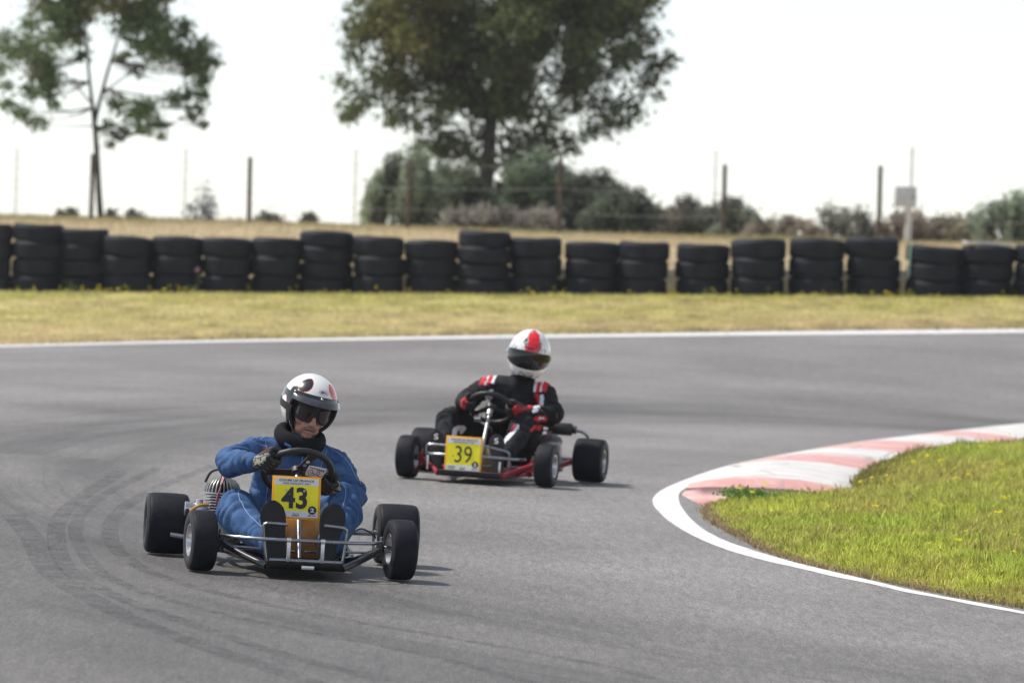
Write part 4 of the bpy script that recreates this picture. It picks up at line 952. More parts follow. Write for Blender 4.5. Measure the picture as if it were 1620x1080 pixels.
def extra43(K):
    half = [(.352,.0,.162),(.345,-.07,.162),(.30,-.135,.164),(.20,-.200,.165),(.08,-.228,.166)]
    MB().tube([(-x, y, z) for x, y, z in half]+half[::-1], .0083, 12, smooth=5).tube([(-.155,-.222,.078),(.155,-.222,.078)], .0085, 10).build('bumper', M['chrome'], K)
    for x in (-.075, .072):
        MB().box((x,-.240,.124), (.017,.008,.100), bev=.003).box((x,-.243,.168), (.020,.014,.020), bev=.004).tube([(x,-.246,.10),(x,-.238,.10)], .004, 6).build('bumper_clamp', M['alu'], K)
    MB().tube([(-.155,-.11,.050),(-.172,-.112,.15),(-.177,-.115,.212),(-.168,-.118,.225),(-.150,-.120,.229),(-.072,-.120,.226)], .0075, 10, smooth=4).build('pedal', M['chrome'], K)
    MB().tube([(.172,-.11,.055),(.184,-.112,.15),(.186,-.115,.205),(.178,-.118,.218),(.160,-.120,.224),(.086,-.120,.229)], .0075, 10, smooth=4).build('pedal', M['chrome'], K)
    MB().box((.012,.27,.148), (.235,.25,.20), bev=.055).tube([(.05,.24,.24),(.05,.24,.262)], .025, 16).build('fuel_tank', M['tank'], K)
    engine(K, (-.290,.80,.10))
    MB().tube([(-.30,.45,.085),(-.44,.48,.108),(-.535,.50,.118)], .0095, 10).build('side_bar', M['chrome'], K)
    MB().tube([(.24,.55,.10),(.33,.75,.165),(.40,.86,.145),(.43,.9,.12)], .004, 6, smooth=4).tube([(.15,.0,.07),(.22,.12,.10),(.30,.3,.09),(.26,.5,.08)], .0035, 6, smooth=4).build('brake_cable', M['black'], K)
    MB().tube([(-.2,.30,.06),(-.36,.42,.075),(-.33,.70,.08)], .013, 10, smooth=4).build('side_rail', M['black_tube'], K)
    MB().tube([(-.02,.10,.30),(-.01,.20,.30)], .008, 8).build('plate_bracket', M['chrome'], K)
def extra39(K):
    half = [(.310,-.05,.160),(.30,-.10,.162),(.24,-.165,.165),(.12,-.195,.168)]
    MB().tube([(-x, y, z) for x, y, z in half]+half[::-1], .0095, 12, smooth=5).build('bumper', M['chrome'], K)
    MB().tube([(-.285,-.10,.075),(-.297,-.115,.17),(-.292,-.125,.212),(-.265,-.135,.222),(-.17,-.15,.222)], .0085, 10, smooth=4).build('foot_guard', M['chrome'], K)
    MB().tube([(.215,-.09,.075),(.222,-.10,.17),(.212,-.11,.202),(.18,-.12,.212),(.066,-.14,.232)], .0085, 10, smooth=4).build('foot_guard', M['chrome'], K)
    MB().box((-.285,-.12,.12), (.012,.012,.11), bev=.003).box((.185,-.195,.10), (.014,.010,.09), bev=.003).build('bumper_clamp', M['alu'], K)
    MB().box((.05,.24,.135), (.20,.22,.17), bev=.04).build('fuel_tank', M['tan'], K)
    engine(K, (.285,.80,.10), .72)
    MB().lathe([(-.085,1e-4),(-.083,.030),(-.076,.040),(.062,.040),(.070,.034),(.072,.026),(.096,.026),(.098,1e-4)], 28, O=(.318,1.0,.322)).build('silencer', M['black'], K)
    MB().tube([(.41,1.0,.316),(.445,1.0,.312),(.475,1.0,.300),(.49,1.02,.28)], .010, 10, smooth=3).build('exhaust_pipe', M['chrome'], K)
    MB().tube([(.255,.86,.31),(.335,.86,.20)], .011, 8).build('seat_stay', M['alu'], K)
    MB().tube([(-.02,.06,.12),(-.04,-.19,.16)], .006, 8).build('plate_bracket', M['chrome'], K)
    MB().lathe([(-.02,1e-4),(-.02,.022),(.02,.022),(.02,1e-4)], 18, O=(-.09,.36,.38)).build('gauge', M['alu'], K)
M43 = kart_frame(473, 911, 8); M39 = kart_frame(753, 763.5, -12)
k43 = make_kart(dict(M4=M43, label='black framed vintage go kart numbered 43 with amber fuel tank, leading nearest the camera', frame=M['black_tube'], fx=.165, side=False, steer=6, rx=.525, extra=extra43, sw=(0,.33,.432), swR=.150, spokes=(65,182,-12), card=True, colx=0., colm=M['chrome'], plate=((-.022,.10,.331), .214, .190, 12, '43', True, '')))
k39 = make_kart(dict(M4=M39, label='red framed vintage go kart numbered 39 following behind on the asphalt', frame=M['red_tube'], fx=.20, side=True, steer=-1, rx=.53, extra=extra39, sw=(-.005,.33,.452), swR=.138, spokes=(207,-27), card=False, colx=-.0, colm=M['fin'], plate=((-.041,-.215,.177), .232, .219, 6, '39', False, '')))
# ---------------------------------------------------------------- drivers
from mathutils.bvhtree import BVHTree
def segd(P, a, b):
    a = np.array(a, float); b = np.array(b, float); d = b-a; t = np.clip(((P-a)@d)/(d@d), 0, 1); return np.linalg.norm(P-(a+t[:, None]*d), axis=1), t
def set_mats(me, idx): me.polygons.foreach_set('material_index', np.asarray(idx, dtype=np.int32)); me.update()
def head_shapes(mb, c, Rm):
    c = np.array(c); w = lambda p: c+Rm@np.array(p, float)
    def e(p, r, rot=None): mb.ell(w(p), r, Rm if rot is None else Rm@rot, 18, 12)
    e((0,.0,.0), (.083,.102,.112)); e((0,-.046,-.088), (.062,.056,.056)); e((0,-.082,-.126), (.027,.020,.020))
    mb.limb([(w((0,-.096,-.012)), .011), (w((0,-.114,-.040)), .012), (w((0,-.126,-.060)), .0145)], 12)
    for s in (-1, 1):
        e((s*.012,-.114,-.066), (.010,.012,.009)); e((s*.043,-.074,-.056), (.029,.026,.030)); e((s*.034,-.070,-.100), (.022,.022,.024))
        e((s*.034,-.092,.012), (.026,.014,.010)); e((s*.084,.012,-.035), (.012,.024,.034)); e((s*.026,-.098,-.078), (.014,.010,.018), rotm(0, s*-28, 0))
    e((0,-.103,-.084), (.026,.010,.009)); e((0,-.099,-.104), (.023,.011,.009))
def finger_hand(C, a, b, Nn, R_, th, W, scale=1.0):
    th = math.radians(th); O = math.cos(th)*a+math.sin(th)*b; T = -math.sin(th)*a+math.cos(th)*b
    top = T if T[2] > 0 else -T; P = C+R_*O; W = np.array(W, float); mb = MB(); rr = .0102*scale; K = []
    for i, ln in enumerate((.96, 1.06, 1.0, .82)):
        o = P+top*(1.5-i)*.0218
        k = o+O*.030-Nn*.020; K.append(k)
        mb.limb([(k, rr*1.16), (o+O*.006-Nn*.0385*(.9+.1*ln), rr*1.10), (o-O*.0235*ln-Nn*.026, rr), (o-O*.029*ln-Nn*.004, rr*.92), (o-O*.024*ln+Nn*.006, rr*.85)], 12)
        m_ = (W+k)/2+(-Nn*.006)
        mb.limb([(W, .021*scale), (m_, .0165*scale), (k, .0135*scale)], 12)
        q = o+O*.026+Nn*.008; mb.limb([(W, .020*scale), ((W+q)/2, .017*scale), (q, .013*scale)], 12)
    b0 = W+(P-W)*.35+top*.020+Nn*.012
    mb.limb([(b0, .017*scale), (P+top*.040+O*.024+Nn*.020, .0145*scale), (P+top*.046+O*.004+Nn*.0245, .0125*scale), (P+top*.044-O*.014+Nn*.0205, .0115*scale), (P+top*.040-O*.026+Nn*.012, .010*scale)], 12)
    return mb, np.array(K), P, O, top
def shoe(parent, heel, toe, sc, mark=None):
    heel = np.array(heel, float); toe = np.array(toe, float); L = toe-heel; ln = np.linalg.norm(L); Lh = L/ln
    n = np.array((0,-1.,0)); n -= Lh*(n@Lh); n /= np.linalg.norm(n); w = np.cross(Lh, n)
    ts = [0,.05,.15,.30,.45,.60,.74,.86,.94,1.0]; hw = [.018,.029,.034,.033,.036,.044,.047,.042,.031,.012]; dp = [.035,.070,.085,.086,.078,.062,.052,.042,.032,.014]
    def ring(t, h, d, fr):
        out = []
        for k in range(20):
            A = 2*PI*k/20; x = math.copysign(abs(math.cos(A))**.75, math.cos(A))*h; y = math.sin(A)
            y = -y*fr if y < 0 else -y*d      # negative = behind the sole
            out.append(heel+Lh*ln*t+w*x+n*y)
        return out
    mb = MB(); V = []
    for t, h, d in zip(ts, hw, dp): V += ring(t, h*sc, d*.95, .004)
    Fc = [(i*20+k, i*20+(k+1) % 20, (i+1)*20+(k+1) % 20, (i+1)*20+k) for i in range(len(ts)-1) for k in range(20)]
    mb.add(V, Fc+[tuple(range(19,-1,-1)), tuple((len(ts)-1)*20+k for k in range(20))])
    o = mb.build('shoe', M['shoe'], parent, sharp=180)
    S = MB(); tt = np.linspace(0, 1, 24); hh = np.interp(tt, ts, hw)*sc*1.04+.002; bend = lambda t: .006*math.sin(t*PI)
    G = np.array([[heel+Lh*ln*(t*1.02-.01)+w*(h*s)+n*(.006+.010-bend(t)*.6-.0035*abs(s)**4) for s in np.linspace(-1, 1, 9)] for t, h in zip(tt, hh)])
    s_ = shell(G, .012, np.broadcast_to(n, G.shape).copy()); s_.build('sole', M['sole'], o, sharp=50)
    if mark:
        m4 = np.eye(4); m4[:3,0] = -w if (-w)[0] > 0 else w; m4[:3,1] = Lh; m4[:3,2] = np.cross(m4[:3,0], Lh); m4[:3,3] = heel+Lh*ln*.83+n*.0165
        text_obj('lettering', mark, .026, .036, M['ink_white'], Matrix(m4.tolist()), o, .02, 0, .002)
    return o
def helmet_pt(az, el, r, off=0., jaw=None):
    az = math.radians(az); el = math.radians(el); d = np.array((math.cos(el)*math.sin(az), -math.cos(el)*math.cos(az), math.sin(el)))
    k = 1/math.sqrt((d[0]/r[0])**2+(d[1]/r[1])**2+(d[2]/r[2])**2)
    if jaw: k *= jaw(math.degrees(az), math.degrees(el))
    return d*(k+off)
def angd(az, el, a0, e0, ra, re): return ((az-a0)*math.cos(math.radians(e0))/ra)**2+((el-e0)/re)**2
def helmet_shell(r, openf, paint, jaw=None, el0=-62, n_az=200, n_el=112, t=.018):
    AZ = np.linspace(-180, 180, n_az, endpoint=False); EL = np.linspace(el0, 88.5, n_el)
    G = np.array([[helmet_pt(a, e, r, 0, jaw) for a in AZ] for e in EL])
    da = 180/n_az; de = (EL[1]-EL[0])/2
    mask = [[not openf(a+da, e+de) for a in AZ] for e in EL]; mats = [[paint(a+da, e+de) for a in AZ] for e in EL]
    return shell(G, t, (0,0,0), mask, True, mats, True)
def person(cfg):
    p = {k: np.array(v, float) for k, v in cfg['j'].items()}; Rm = rotm(*cfg['hrot']); hc = p['head']
    def skeleton(mb, g, suit):
        sp = [p['pelvis'], p['pelvis']*.5+p['chest']*.5+np.array((0,.02,0)), p['chest'], p['neck']]
        for dx, q in ((-.055, 1), (.055, 1), (0, 1.0)):
            mb.limb([(sp[0]+np.array((dx,0,0)), .118*g), (sp[1]+np.array((dx*1.1,0,0)), .122*g), (sp[2]+np.array((dx*1.1,0,0)), .122*g), (sp[2]*.35+sp[3]*.65+np.array((dx*.7,.0,0)), .085*g)], 18)
        mb.limb([(p['chest']*.3+p['neck']*.7, .075*g), (p['neck'], .062*g)], 16)
        mb.limb([(p['shL'], .066*g), ((p['shL']+p['shR'])/2+np.array((0,.02,.01)), .085*g), (p['shR'], .066*g)], 16)
        mb.limb([(p['hipL'], .10*g), (p['hipR'], .10*g)], 16)
        if suit and cfg.get('highneck'): mb.limb([(p['neck']-np.array((0,0,.05)), .076), (p['neck']*.40+hc*.60+np.array((0,.005,-.055)), .074)], 16)
        ra = cfg['arm']; rl = cfg['leg']
        for s in 'LR':
            A = [(p['sh'+s], ra[0]*g), (p['sh'+s]*.45+p['el'+s]*.55, ra[1]*g), (p['el'+s], ra[2]*g), (p['el'+s]*.5+p['wr'+s]*.5, ra[3]*g), (p['wr'+s], ra[4]*g)]
            mb.limb(A, 16)
            A = [(p['hip'+s], rl[0]*g), (p['hip'+s]*.5+p['kn'+s]*.5+np.array((0,0,.01)), rl[1]*g), (p['kn'+s], rl[2]*g), (p['kn'+s]*.5+p['an'+s]*.5-np.array((0,0,.012)), rl[3]*g), (p['an'+s], rl[4]*g)]
            mb.limb(A, 18)
    # body: one continuous skin, head with face, neck, trunk, limbs
    mb = MB(); skeleton(mb, .80, False); head_shapes(mb, hc, Rm)
    mb.limb([(p['neck']-np.array((0,0,.06)), .050), (hc+Rm@np.array((0,.02,-.09)), .050)], 16)
    for s in 'LR':
        hm = finger_hand(cfg['C'], cfg['a'], cfg['b'], cfg['N'], cfg['R'], cfg['grip'+s], p['wr'+s], .62)[0]; mb.add(hm.v, hm.f)
        mb.limb([(p['an'+s], .035), (p['heel'+s]*.6+p['toe'+s]*.4+np.array((0,.045,0)), .028), (p['toe'+s]*.85+p['heel'+s]*.15+np.array((0,.02,0)), .018)], 12)
    me = fuse(mb, .0055, 3, .5); me.materials.clear(); me.materials.append(M['skin']); finish(me, 180)
    body = bpy.data.objects.new('person', me); COL.objects.link(body); body.matrix_world = cfg['M4']; tag(body, cfg['label'], 'person')
    # suit
    mb = MB(); skeleton(mb, 1.0, True); me = fuse(mb, .0085, 5, .5); V = coords(me); Nr = normals(me); disp = np.zeros(len(V))
    jn = []
    for s in 'LR':
        for jt, (u, v), rad, amp in (('el', ('sh','wr'), .13, .018), ('kn', ('hip','an'), .16, .017), ('an', ('kn','an'), .13, .010), ('wr', ('el','wr'), .09, .009), ('sh', ('sh','el'), .11, .010), ('hip', ('hip','kn'), .17, .015)):
            d = p[v+s]-p[u+s]; d /= np.linalg.norm(d); jn.append((p[jt+s], rad, amp, d))
    d = p['neck']-p['pelvis']; d /= np.linalg.norm(d); jn.append((p['pelvis']*.6+p['chest']*.4, .19, .016, d)); jn.append((p['chest'], .2, .004, np.array((.8,0,.6))))
    nzv = np.array([mnoise.noise(Vector(q)*9) for q in V]); nz2 = np.array([mnoise.noise(Vector(q)*22+Vector((5,0,0))) for q in V]); nz5 = np.array([mnoise.noise(Vector(q)*7+Vector((1,8,4))) for q in V]); nz3 = np.array([mnoise.noise(Vector(q)*5+Vector((9,3,0))) for q in V])
    for c, rad, amp, d in jn:
        q = V-c; w = np.exp(-((q*q).sum(1))/(rad*rad)); ph = (q@d)*2*PI/.055+nzv*8+nz3*7
        disp += w*amp*np.clip(.9+nz5*1.5, .2, 1.7)*(np.abs(np.sin(ph*.5))**.8*1.7-.9)
    disp += .0055*nz2+.008*nzv
    V = V+Nr*disp[:, None]; setco(me, V)
    finish(me, 180)
    me.materials.clear()
    for q in cfg['suit_mats']: me.materials.append(q)
    Cn = centers(me); nn = np.empty(len(me.polygons)*3); me.polygons.foreach_get('normal', nn); nn = nn.reshape(-1, 3)
    if cfg.get('panel'): set_mats(me, cfg['panel'](Cn, nn, p))
    suit = link(bpy.data.objects.new('race_suit', me), body)
    bv = BVHTree.FromPolygons([Vector(q) for q in V], [tuple(f.vertices) for f in me.polygons])
    # stitched seams lie on the cloth
    if cfg.get('seams'):
        mb = MB()
        for pts, dr in cfg['seams']:
            Q = catmull(pts, 10); out = []
            for q in Q:
                h = bv.ray_cast(Vector(q+np.array(dr)*.4), Vector(-np.array(dr, float)))
                if h[0] is not None: out.append(np.array(h[0])+np.array(h[1])*.0005)
            if len(out) > 2: mb.tube(out, .0020, 5)
        mb.build('seam', M['denim_light'], suit)
    for c, dr, w_, h_, m_, nm in cfg.get('badges', []):
        h = bv.ray_cast(Vector(np.array(c)+np.array(dr)*.5), Vector(-np.array(dr, float)))
        if h[0] is None: continue
        n_ = np.array(h[1]); x_ = np.cross((0,0,1.), n_); x_ /= np.linalg.norm(x_); y_ = np.cross(n_, x_); o0 = np.array(h[0])
        G = []
        for i in np.linspace(-1, 1, 7):
            row = []
            for j in np.linspace(-1, 1, 7):
                q = o0+x_*w_*i*math.sqrt(1-.35*j*j)+y_*h_*j; hh = bv.ray_cast(Vector(q+n_*.06), Vector(-n_)); row.append((np.array(hh[0]) if hh[0] is not None else q)+n_*.003)
            G.append(row)
        shell(np.array(G), .003, np.broadcast_to(n_, (7,7,3)).copy()).build(nm, m_, suit, sharp=60)
    # gloves
    for s in 'LR':
        mb, Kn, P, O, top = finger_hand(cfg['C'], cfg['a'], cfg['b'], cfg['N'], cfg['R'], cfg['grip'+s], p['wr'+s])
        W = p['wr'+s]; e = p['el'+s]; d = (e-W)/np.linalg.norm(e-W)
        mb.limb([(W+d*.055, .043), (W+d*.02, .037), (W-d*.01, .030)], 16)
        me = fuse(mb, .0036, 2, .5); finish(me, 180); me.materials.clear(); me.materials.append(cfg['glove']); me.materials.append(cfg['glove2'])
        Cn = centers(me); nn = np.empty(len(me.polygons)*3); me.polygons.foreach_get('normal', nn); nn = nn.reshape(-1, 3); idx = np.zeros(len(Cn), int)
        for k in Kn:
            dd, t = segd(Cn, W, k); back = (nn@(-cfg['N'])) > -.15
            idx |= ((dd < (.026 if cfg.get('redback') else .021)) & (t > (.0 if cfg.get('redback') else .12)) & (t < (1.01 if cfg.get('redback') else .93)) & (back | bool(cfg.get('redback'))) & (np.array([mnoise.noise(Vector(q)*60) for q in Cn]) > (-.3 if cfg.get('redback') else -.22))).astype(int)
        set_mats(me, idx); g = link(bpy.data.objects.new('glove', me), body)
        if cfg['glovelines']:
            mb = MB(); rr = .0102
            for i, k in enumerate(Kn):
                o = P+top*(1.5-i)*.0218; mb.tube([k-cfg['N']*rr*1.05+O*.003, o+O*.008-cfg['N']*(.0385+rr*.95), o-O*.016-cfg['N']*(.030+rr*.85)], .0013, 5, smooth=4)
            mb.build('piping', M['glove_tan'], g)
    for s in 'LR': shoe(body, p['heel'+s], p['toe'+s], cfg['shoe'], cfg.get('mark'))
    return body, Rm, hc, bv
def H4(hc, Rm):
    m = np.eye(4); m[:3,:3] = Rm; m[:3,3] = hc; return Matrix(m.tolist())

# ---- driver of kart 43
J43 = dict(pelvis=(.0,.83,.17), chest=(.035,.75,.40), neck=(.052,.715,.555), shL=(-.165,.71,.495), shR=(.205,.72,.465), elL=(-.292,.50,.452), elR=(.272,.56,.315), wrL=(-.205,.345,.468), wrR=(.198,.405,.355),
    hipL=(-.085,.80,.145), hipR=(.09,.80,.15), knL=(-.258,.42,.245), knR=(.218,.42,.275), anL=(-.118,.065,.125), anR=(.135,.065,.13),
    heelL=(-.102,-.055,.060), toeL=(-.142,-.020,.318), heelR=(.102,-.055,.066), toeR=(.140,-.020,.316), head=(.070,.70,.722))
_, C, a, b, Nn = k43
seams43 = [([(-.17,.62,.26),(-.25,.44,.31),(-.23,.30,.24),(-.15,.12,.16)], (0,-.86,.5)), ([(.16,.62,.27),(.222,.44,.33),(.20,.30,.26),(.15,.12,.17)], (0,-.86,.5)),
    ([(-.12,.70,.54),(-.10,.66,.42),(-.10,.66,.25)], (0,-1,.1)), ([(.16,.70,.52),(.13,.66,.42),(.12,.66,.25)], (0,-1,.1)), ([(-.10,.72,.55),(-.20,.66,.53),(-.285,.54,.49)], (0,-.3,.95)), ([(.05,.70,.52),(.045,.66,.40),(.04,.66,.25)], (0,-1,.1)), ([(.16,.72,.53),(.235,.68,.46),(.268,.60,.36)], (.5,-.8,.3))]
P43 = person(dict(M4=M43, j=J43, label='driver in a blue race suit, white open face helmet and goggles sitting in kart 43', hrot=(14, 10, 15), arm=(.064,.062,.060,.053,.043), leg=(.095,.090,.080,.073,.056),
    suit_mats=[M['denim']], seams=seams43, badges=[((-.125,.70,.50), (0,-1,.05), .022, .014, M['patch_red'], 'badge'), ((.285,.60,.385), (.75,-.65,0), .018, .018, M['patch_red'], 'badge')],
    glove=M['glove_black'], glove2=M['glove_tan'], glovelines=True, shoe=1.12, C=C, a=a, b=b, N=Nn, R=.150, gripL=149, gripR=-25))
body, Rm, hc, bv = P43
mb = MB()
for s in (-1, 1): mb.ell((s*.014,-.1145,-.0755), (.017,.006,.0055), rotm(0, s*14, 0), 14, 8)
o = mb.build('moustache', M['moustache'], body); o.matrix_local = H4(hc, Rm)
o = MB().limb([((-.024,-.106,-.096), .0022), ((0,-.1125,-.0935), .0026), ((.024,-.106,-.096), .0022)], 8).build('mouth', mat('mouth_line', (.10,.03,.025), .6), body); o.matrix_local = H4(hc, Rm)
for s in (-1, 1):
    o = MB().ell((s*.031,-.0915,-.020), (.0125,.0125,.0125), None, 14, 10).lathe([(0,1e-4),(0.0,.006),(.001,.006),(.001,1e-4)], 12, O=(s*.031,-.105,-.020), ax=(0,-1,0), m=1).build('eye', [M['plate_white'], M['ink']], body); o.matrix_local = H4(hc, Rm)
HR = (.126,.148,.138)
def az_open(el): return float(np.interp(el, [-62,-45,-20,0,12,17], [44,50,56,60,58,50]))
def open43(az, el): return el < 17.5 and abs(az) < az_open(el)
def paint43(az, el):
    if abs(az) < az_open(min(el, 17))+5 and el < 22: return 1
    A = abs(az)
    if angd(az, el, -45, 47, 13, 17) < 1: return 1
    if angd(az, el, -45, 47, 14, 18.2) < 1: return 2
    if angd(az, el, 47, 43, 18, 19) < 1: return 2
    if 62 < A < 135 and el < 22:                                     # dark side field with the pale oval
        q = angd(az, el, -86 if az < 0 else 86, -22, 15, 31)
        if q < 1: return 0
        if q < 1.1: return 2
        return 1
    if 58 < A < 78 and el < 40-(A-58)*.4: return 1
    return 0
hm = helmet_shell(HR, open43, paint43)
hm.m = [3 if k == -1 else k for k in hm.m]
H = hm.build('helmet', [M['h_white'], M['h_black'], M['h_red'], M['padding']], body, sharp=60); H.matrix_local = H4(hc, Rm)
edge_ = [helmet_pt(s*az_open(e), e, HR, -.004) for s, es in ((-1, np.linspace(-62, 17, 24)), (1, np.linspace(17, -62, 24))) for e in es]
MB().tube(edge_[:24]+[helmet_pt(x, 17.5, HR, -.004) for x in np.linspace(-46, 46, 20)]+edge_[24:], .0075, 10).build('trim', M['h_trim'], H)
G = np.array([[helmet_pt(x, e, HR, .004) for x in np.linspace(-60, 60, 41)] for e in np.linspace(21, 29, 5)]); pk = shell(G, .005, (0,0,0)); pk.build('peak_band', M['h_black'], H)
G = []
for s in np.linspace(0, 1, 8):
    row = []
    for x in np.linspace(-58, 58, 41):
        q = helmet_pt(x, 21-4*s, HR, .006); d = np.array((q[0], q[1], 0)); d /= np.linalg.norm(d); f = math.cos(math.radians(x*1.25))**.8
        row.append(q+d*.024*s*f+np.array((0,0,-.010*s*s-.002*s)))
    G.append(row)
G = np.array(G); shell(G, .003, (0,0,.25)).build('peak', M['peak'], H)
for x in (-58, 0, 58): MB().ell(helmet_pt(x, 25, HR, .0055), (.0065,.0065,.0065), None, 12, 8).build('snap', M['alu'], H)
def on_helmet(s, az, el, w, h, m, off, nm='lettering', bold=.01):
    q = helmet_pt(az, el, HR, off); n_ = q/np.linalg.norm(q); x_ = np.cross((0,0,1.), n_); x_ /= np.linalg.norm(x_); y_ = np.cross(n_, x_); m4 = np.eye(4); m4[:3,0] = x_; m4[:3,1] = y_; m4[:3,2] = n_; m4[:3,3] = q
    return text_obj(nm, s, w, h, m, Matrix(m4.tolist()), H, bold, 0, .0012), Matrix(m4.tolist())
o, m4 = on_helmet('BELL', 5, 38.5, .030, .0095, M['ink'], .0022)
def oval(r1, r2, lift, m):
    mb = MB(); n = 32; q = []
    for rr in (r1, r1*.5):
        for k in range(n):
            A = 2*PI*k/n; x_, y_ = rr*math.cos(A), rr*r2/r1*math.sin(A); q.append((x_, y_, -(x_*x_+y_*y_)/(2*.14)))
    Fc = [(k, (k+1) % n, n+(k+1) % n, n+k) for k in range(n)]+[tuple(n+k for k in range(n))]
    mb.add(q, Fc); o = mb.build('logo_oval', m, H); o.matrix_local = m4 @ Matrix.Translation((0,0,lift)); return o
oval(.0235, .0125, -.0012, M['ink_red']); oval(.0215, .0108, -.0006, M['plate_white'])
# goggles
def gog(u, z, rho): A = math.radians(u); return (rho*math.sin(A), -rho*math.cos(A)*1.02+.004, z)
def g_top(u): return .024-.008*(abs(u)/54)**2
def g_bot(u): return -.060+.032*math.exp(-(u/10)**2)+.024*(abs(u)/54)**5
US = np.linspace(-54, 54, 55)
G = np.array([[gog(u, g_bot(u)+(g_top(u)-g_bot(u))*v, .124-.018*(abs(u)/54)**3) for u in US] for v in np.linspace(0, 1, 9)])
go = shell(G, .034, (0,0,-.02)).build('goggles', M['h_trim'], body, sharp=50); go.matrix_local = H4(hc, Rm)
for s in (-1, 1):
    UL = np.linspace(6, 46, 24)
    def lt(u): k = abs((u-26)/20); return (1-k**3.2)**.5 if k < 1 else 0
    G = []
    for v in np.linspace(0, 1, 9):
        row = []
        for u in UL:
            zc = (g_top(u)+g_bot(u))/2; hh = (g_top(u)-g_bot(u))/2-.009; row.append(gog(s*u, zc+hh*lt(u)*(2*v-1), .1275-.018*(u/54)**3))
        G.append(row)
    shell(np.array(G), .003, (0,0,-.02)).build('lens', M['lens'], go, sharp=60)
    G = np.array(G); loop = list(G[0])+list(G[-1][::-1]); MB().tube(loop+[loop[0]], .0028, 8).build('lens_rim', M['black'], go)
# goggle strap round the helmet
G = np.array([[helmet_pt(x, e+.0, HR, .003) for x in list(np.linspace(53, 180, 30))] for e in (-16,-9,-2)])
for s in (1, -1):
    G2 = G*np.array((s,1,1)); shell(G2, .004, (0,0,0)).build('strap', M['h_trim'], go)
# padded neck collar
mb = MB(); cc = np.array((.038,.70,.566)); Rc = rotm(21, 11, 0); ring = []
n = 40
V = []; Fc = []
for i in range(n):
    A = 2*PI*i/n; rr = .036+.004*max(0, -math.sin(A))+.002*math.sin(5*A)
    for k in range(14):
        q = 2*PI*k/14; V.append(cc+Rc@np.array(((.090+rr*.85*math.cos(q))*math.cos(A), (.090+rr*.85*math.cos(q))*math.sin(A), rr*1.08*math.sin(q))))
for i in range(n):
    for k in range(14): Fc.append((i*14+k, ((i+1) % n)*14+k, ((i+1) % n)*14+(k+1) % 14, i*14+(k+1) % 14))
mb.add(V, Fc); co = mb.build('neck_collar', M['collar'], body)
q = cc+Rc@np.array((-.058,-.125,.004)); MB().box((0,0,0), (.034,.004,.012), rot=rotm(20,24,-25), bev=.001).build('tag', M['tag_blue'], co).location = Vector(q)

# ---- driver of kart 39
J39 = dict(pelvis=(.03,.84,.20), chest=(.065,.76,.45), neck=(.080,.72,.622), shL=(-.130,.71,.565), shR=(.258,.72,.545), elL=(-.200,.50,.480), elR=(.345,.56,.415), wrL=(-.198,.385,.472), wrR=(.225,.405,.435),
    hipL=(-.065,.82,.17), hipR=(.115,.82,.17), knL=(-.278,.42,.355), knR=(.212,.42,.400), anL=(-.245,.065,.150), anR=(.150,.065,.155),
    heelL=(-.245,-.055,.066), toeL=(-.262,-.015,.305), heelR=(.142,-.055,.075), toeR=(.118,-.015,.300), head=(.142,.70,.784))
def panel39(Cn, nn, p):
    idx = np.zeros(len(Cn), int)
    def near(a, b, r): return segd(Cn, a, b)[0] < r
    def near2(a, b, r):                     # distance measured across x and z, on forward facing cloth
        Q = Cn.copy(); Q[:, 1] = 0; d, t = segd(Q, (a[0],0,a[1]), (b[0],0,b[1])); return (d < r) & (nn[:, 1] < .25)
    up = nn[:, 2] > -.1
    for sx, x0 in ((-1, p['shL'][0]), (1, p['shR'][0])):
        x = (Cn[:, 0]-x0)*sx; z0 = p['shL'][2] if sx < 0 else p['shR'][2]
        m_ = up & (Cn[:, 1] < .86) & (Cn[:, 2] > z0+.015)
        idx[m_ & (x > -.050) & (x < .022)] = 1; idx[m_ & (((x > -.068) & (x < -.050)) | ((x > -.022) & (x < -.012)))] = 2
    idx[near2((.190,.350), (.120,.235), .014) & (Cn[:, 1] < .5)] = 2; idx[near2((.172,.352), (.160,.325), .010) & (Cn[:, 1] < .5)] = 1
    idx[near2((-.200,.305), (-.185,.23), .022) & (Cn[:, 1] < .45)] = 2; idx[near2((-.170,.29), (-.165,.24), .010) & (Cn[:, 1] < .45)] = 1
    idx[near2((.215,.535), (.235,.475), .016) & (Cn[:, 1] < .75)] = 1; idx[near2((.255,.53), (.268,.455), .016) & (Cn[:, 1] < .75)] = 2
    idx[near2((-.075,.545), (-.100,.48), .014) & (Cn[:, 1] > .45)] = 2
    idx[near2((.290,.400), (.315,.400), .018) & (Cn[:, 1] < .62)] = 1; idx[near2((.295,.404), (.310,.404), .008) & (Cn[:, 1] < .62)] = 2
    idx[near2((.275,.33), (.285,.345), .014)] = 1
    return idx
_, C, a, b, Nn = k39
P39 = person(dict(M4=M39, j=J39, label='driver in a black race suit and white full face helmet sitting in kart 39', hrot=(9, 9, 12), arm=(.063,.060,.056,.050,.041), leg=(.090,.084,.074,.066,.052),
    suit_mats=[M['suit_black'], M['suit_red'], M['suit_white']], panel=panel39, redback=True, highneck=True, glove=M['glove_black'], glove2=M['glove_red'], glovelines=False, shoe=.98, mark='S', C=C, a=a, b=b, N=Nn, R=.138, gripL=163, gripR=2))
body, Rm, hc, bv = P39
o = MB().ell((0,-.045,-.095), (.080,.086,.074)).ell((0,.01,-.14), (.074,.074,.05)).build('neck_roll', M['collar'], body); o.matrix_local = H4(hc, Rm)
HF = (.136,.156,.168)
def jaw39(az, el): return 1+.055*math.exp(-((el+42)/22)**2)*max(0, math.cos(math.radians(az)))**2-.02*math.exp(-((el+65)/15)**2)
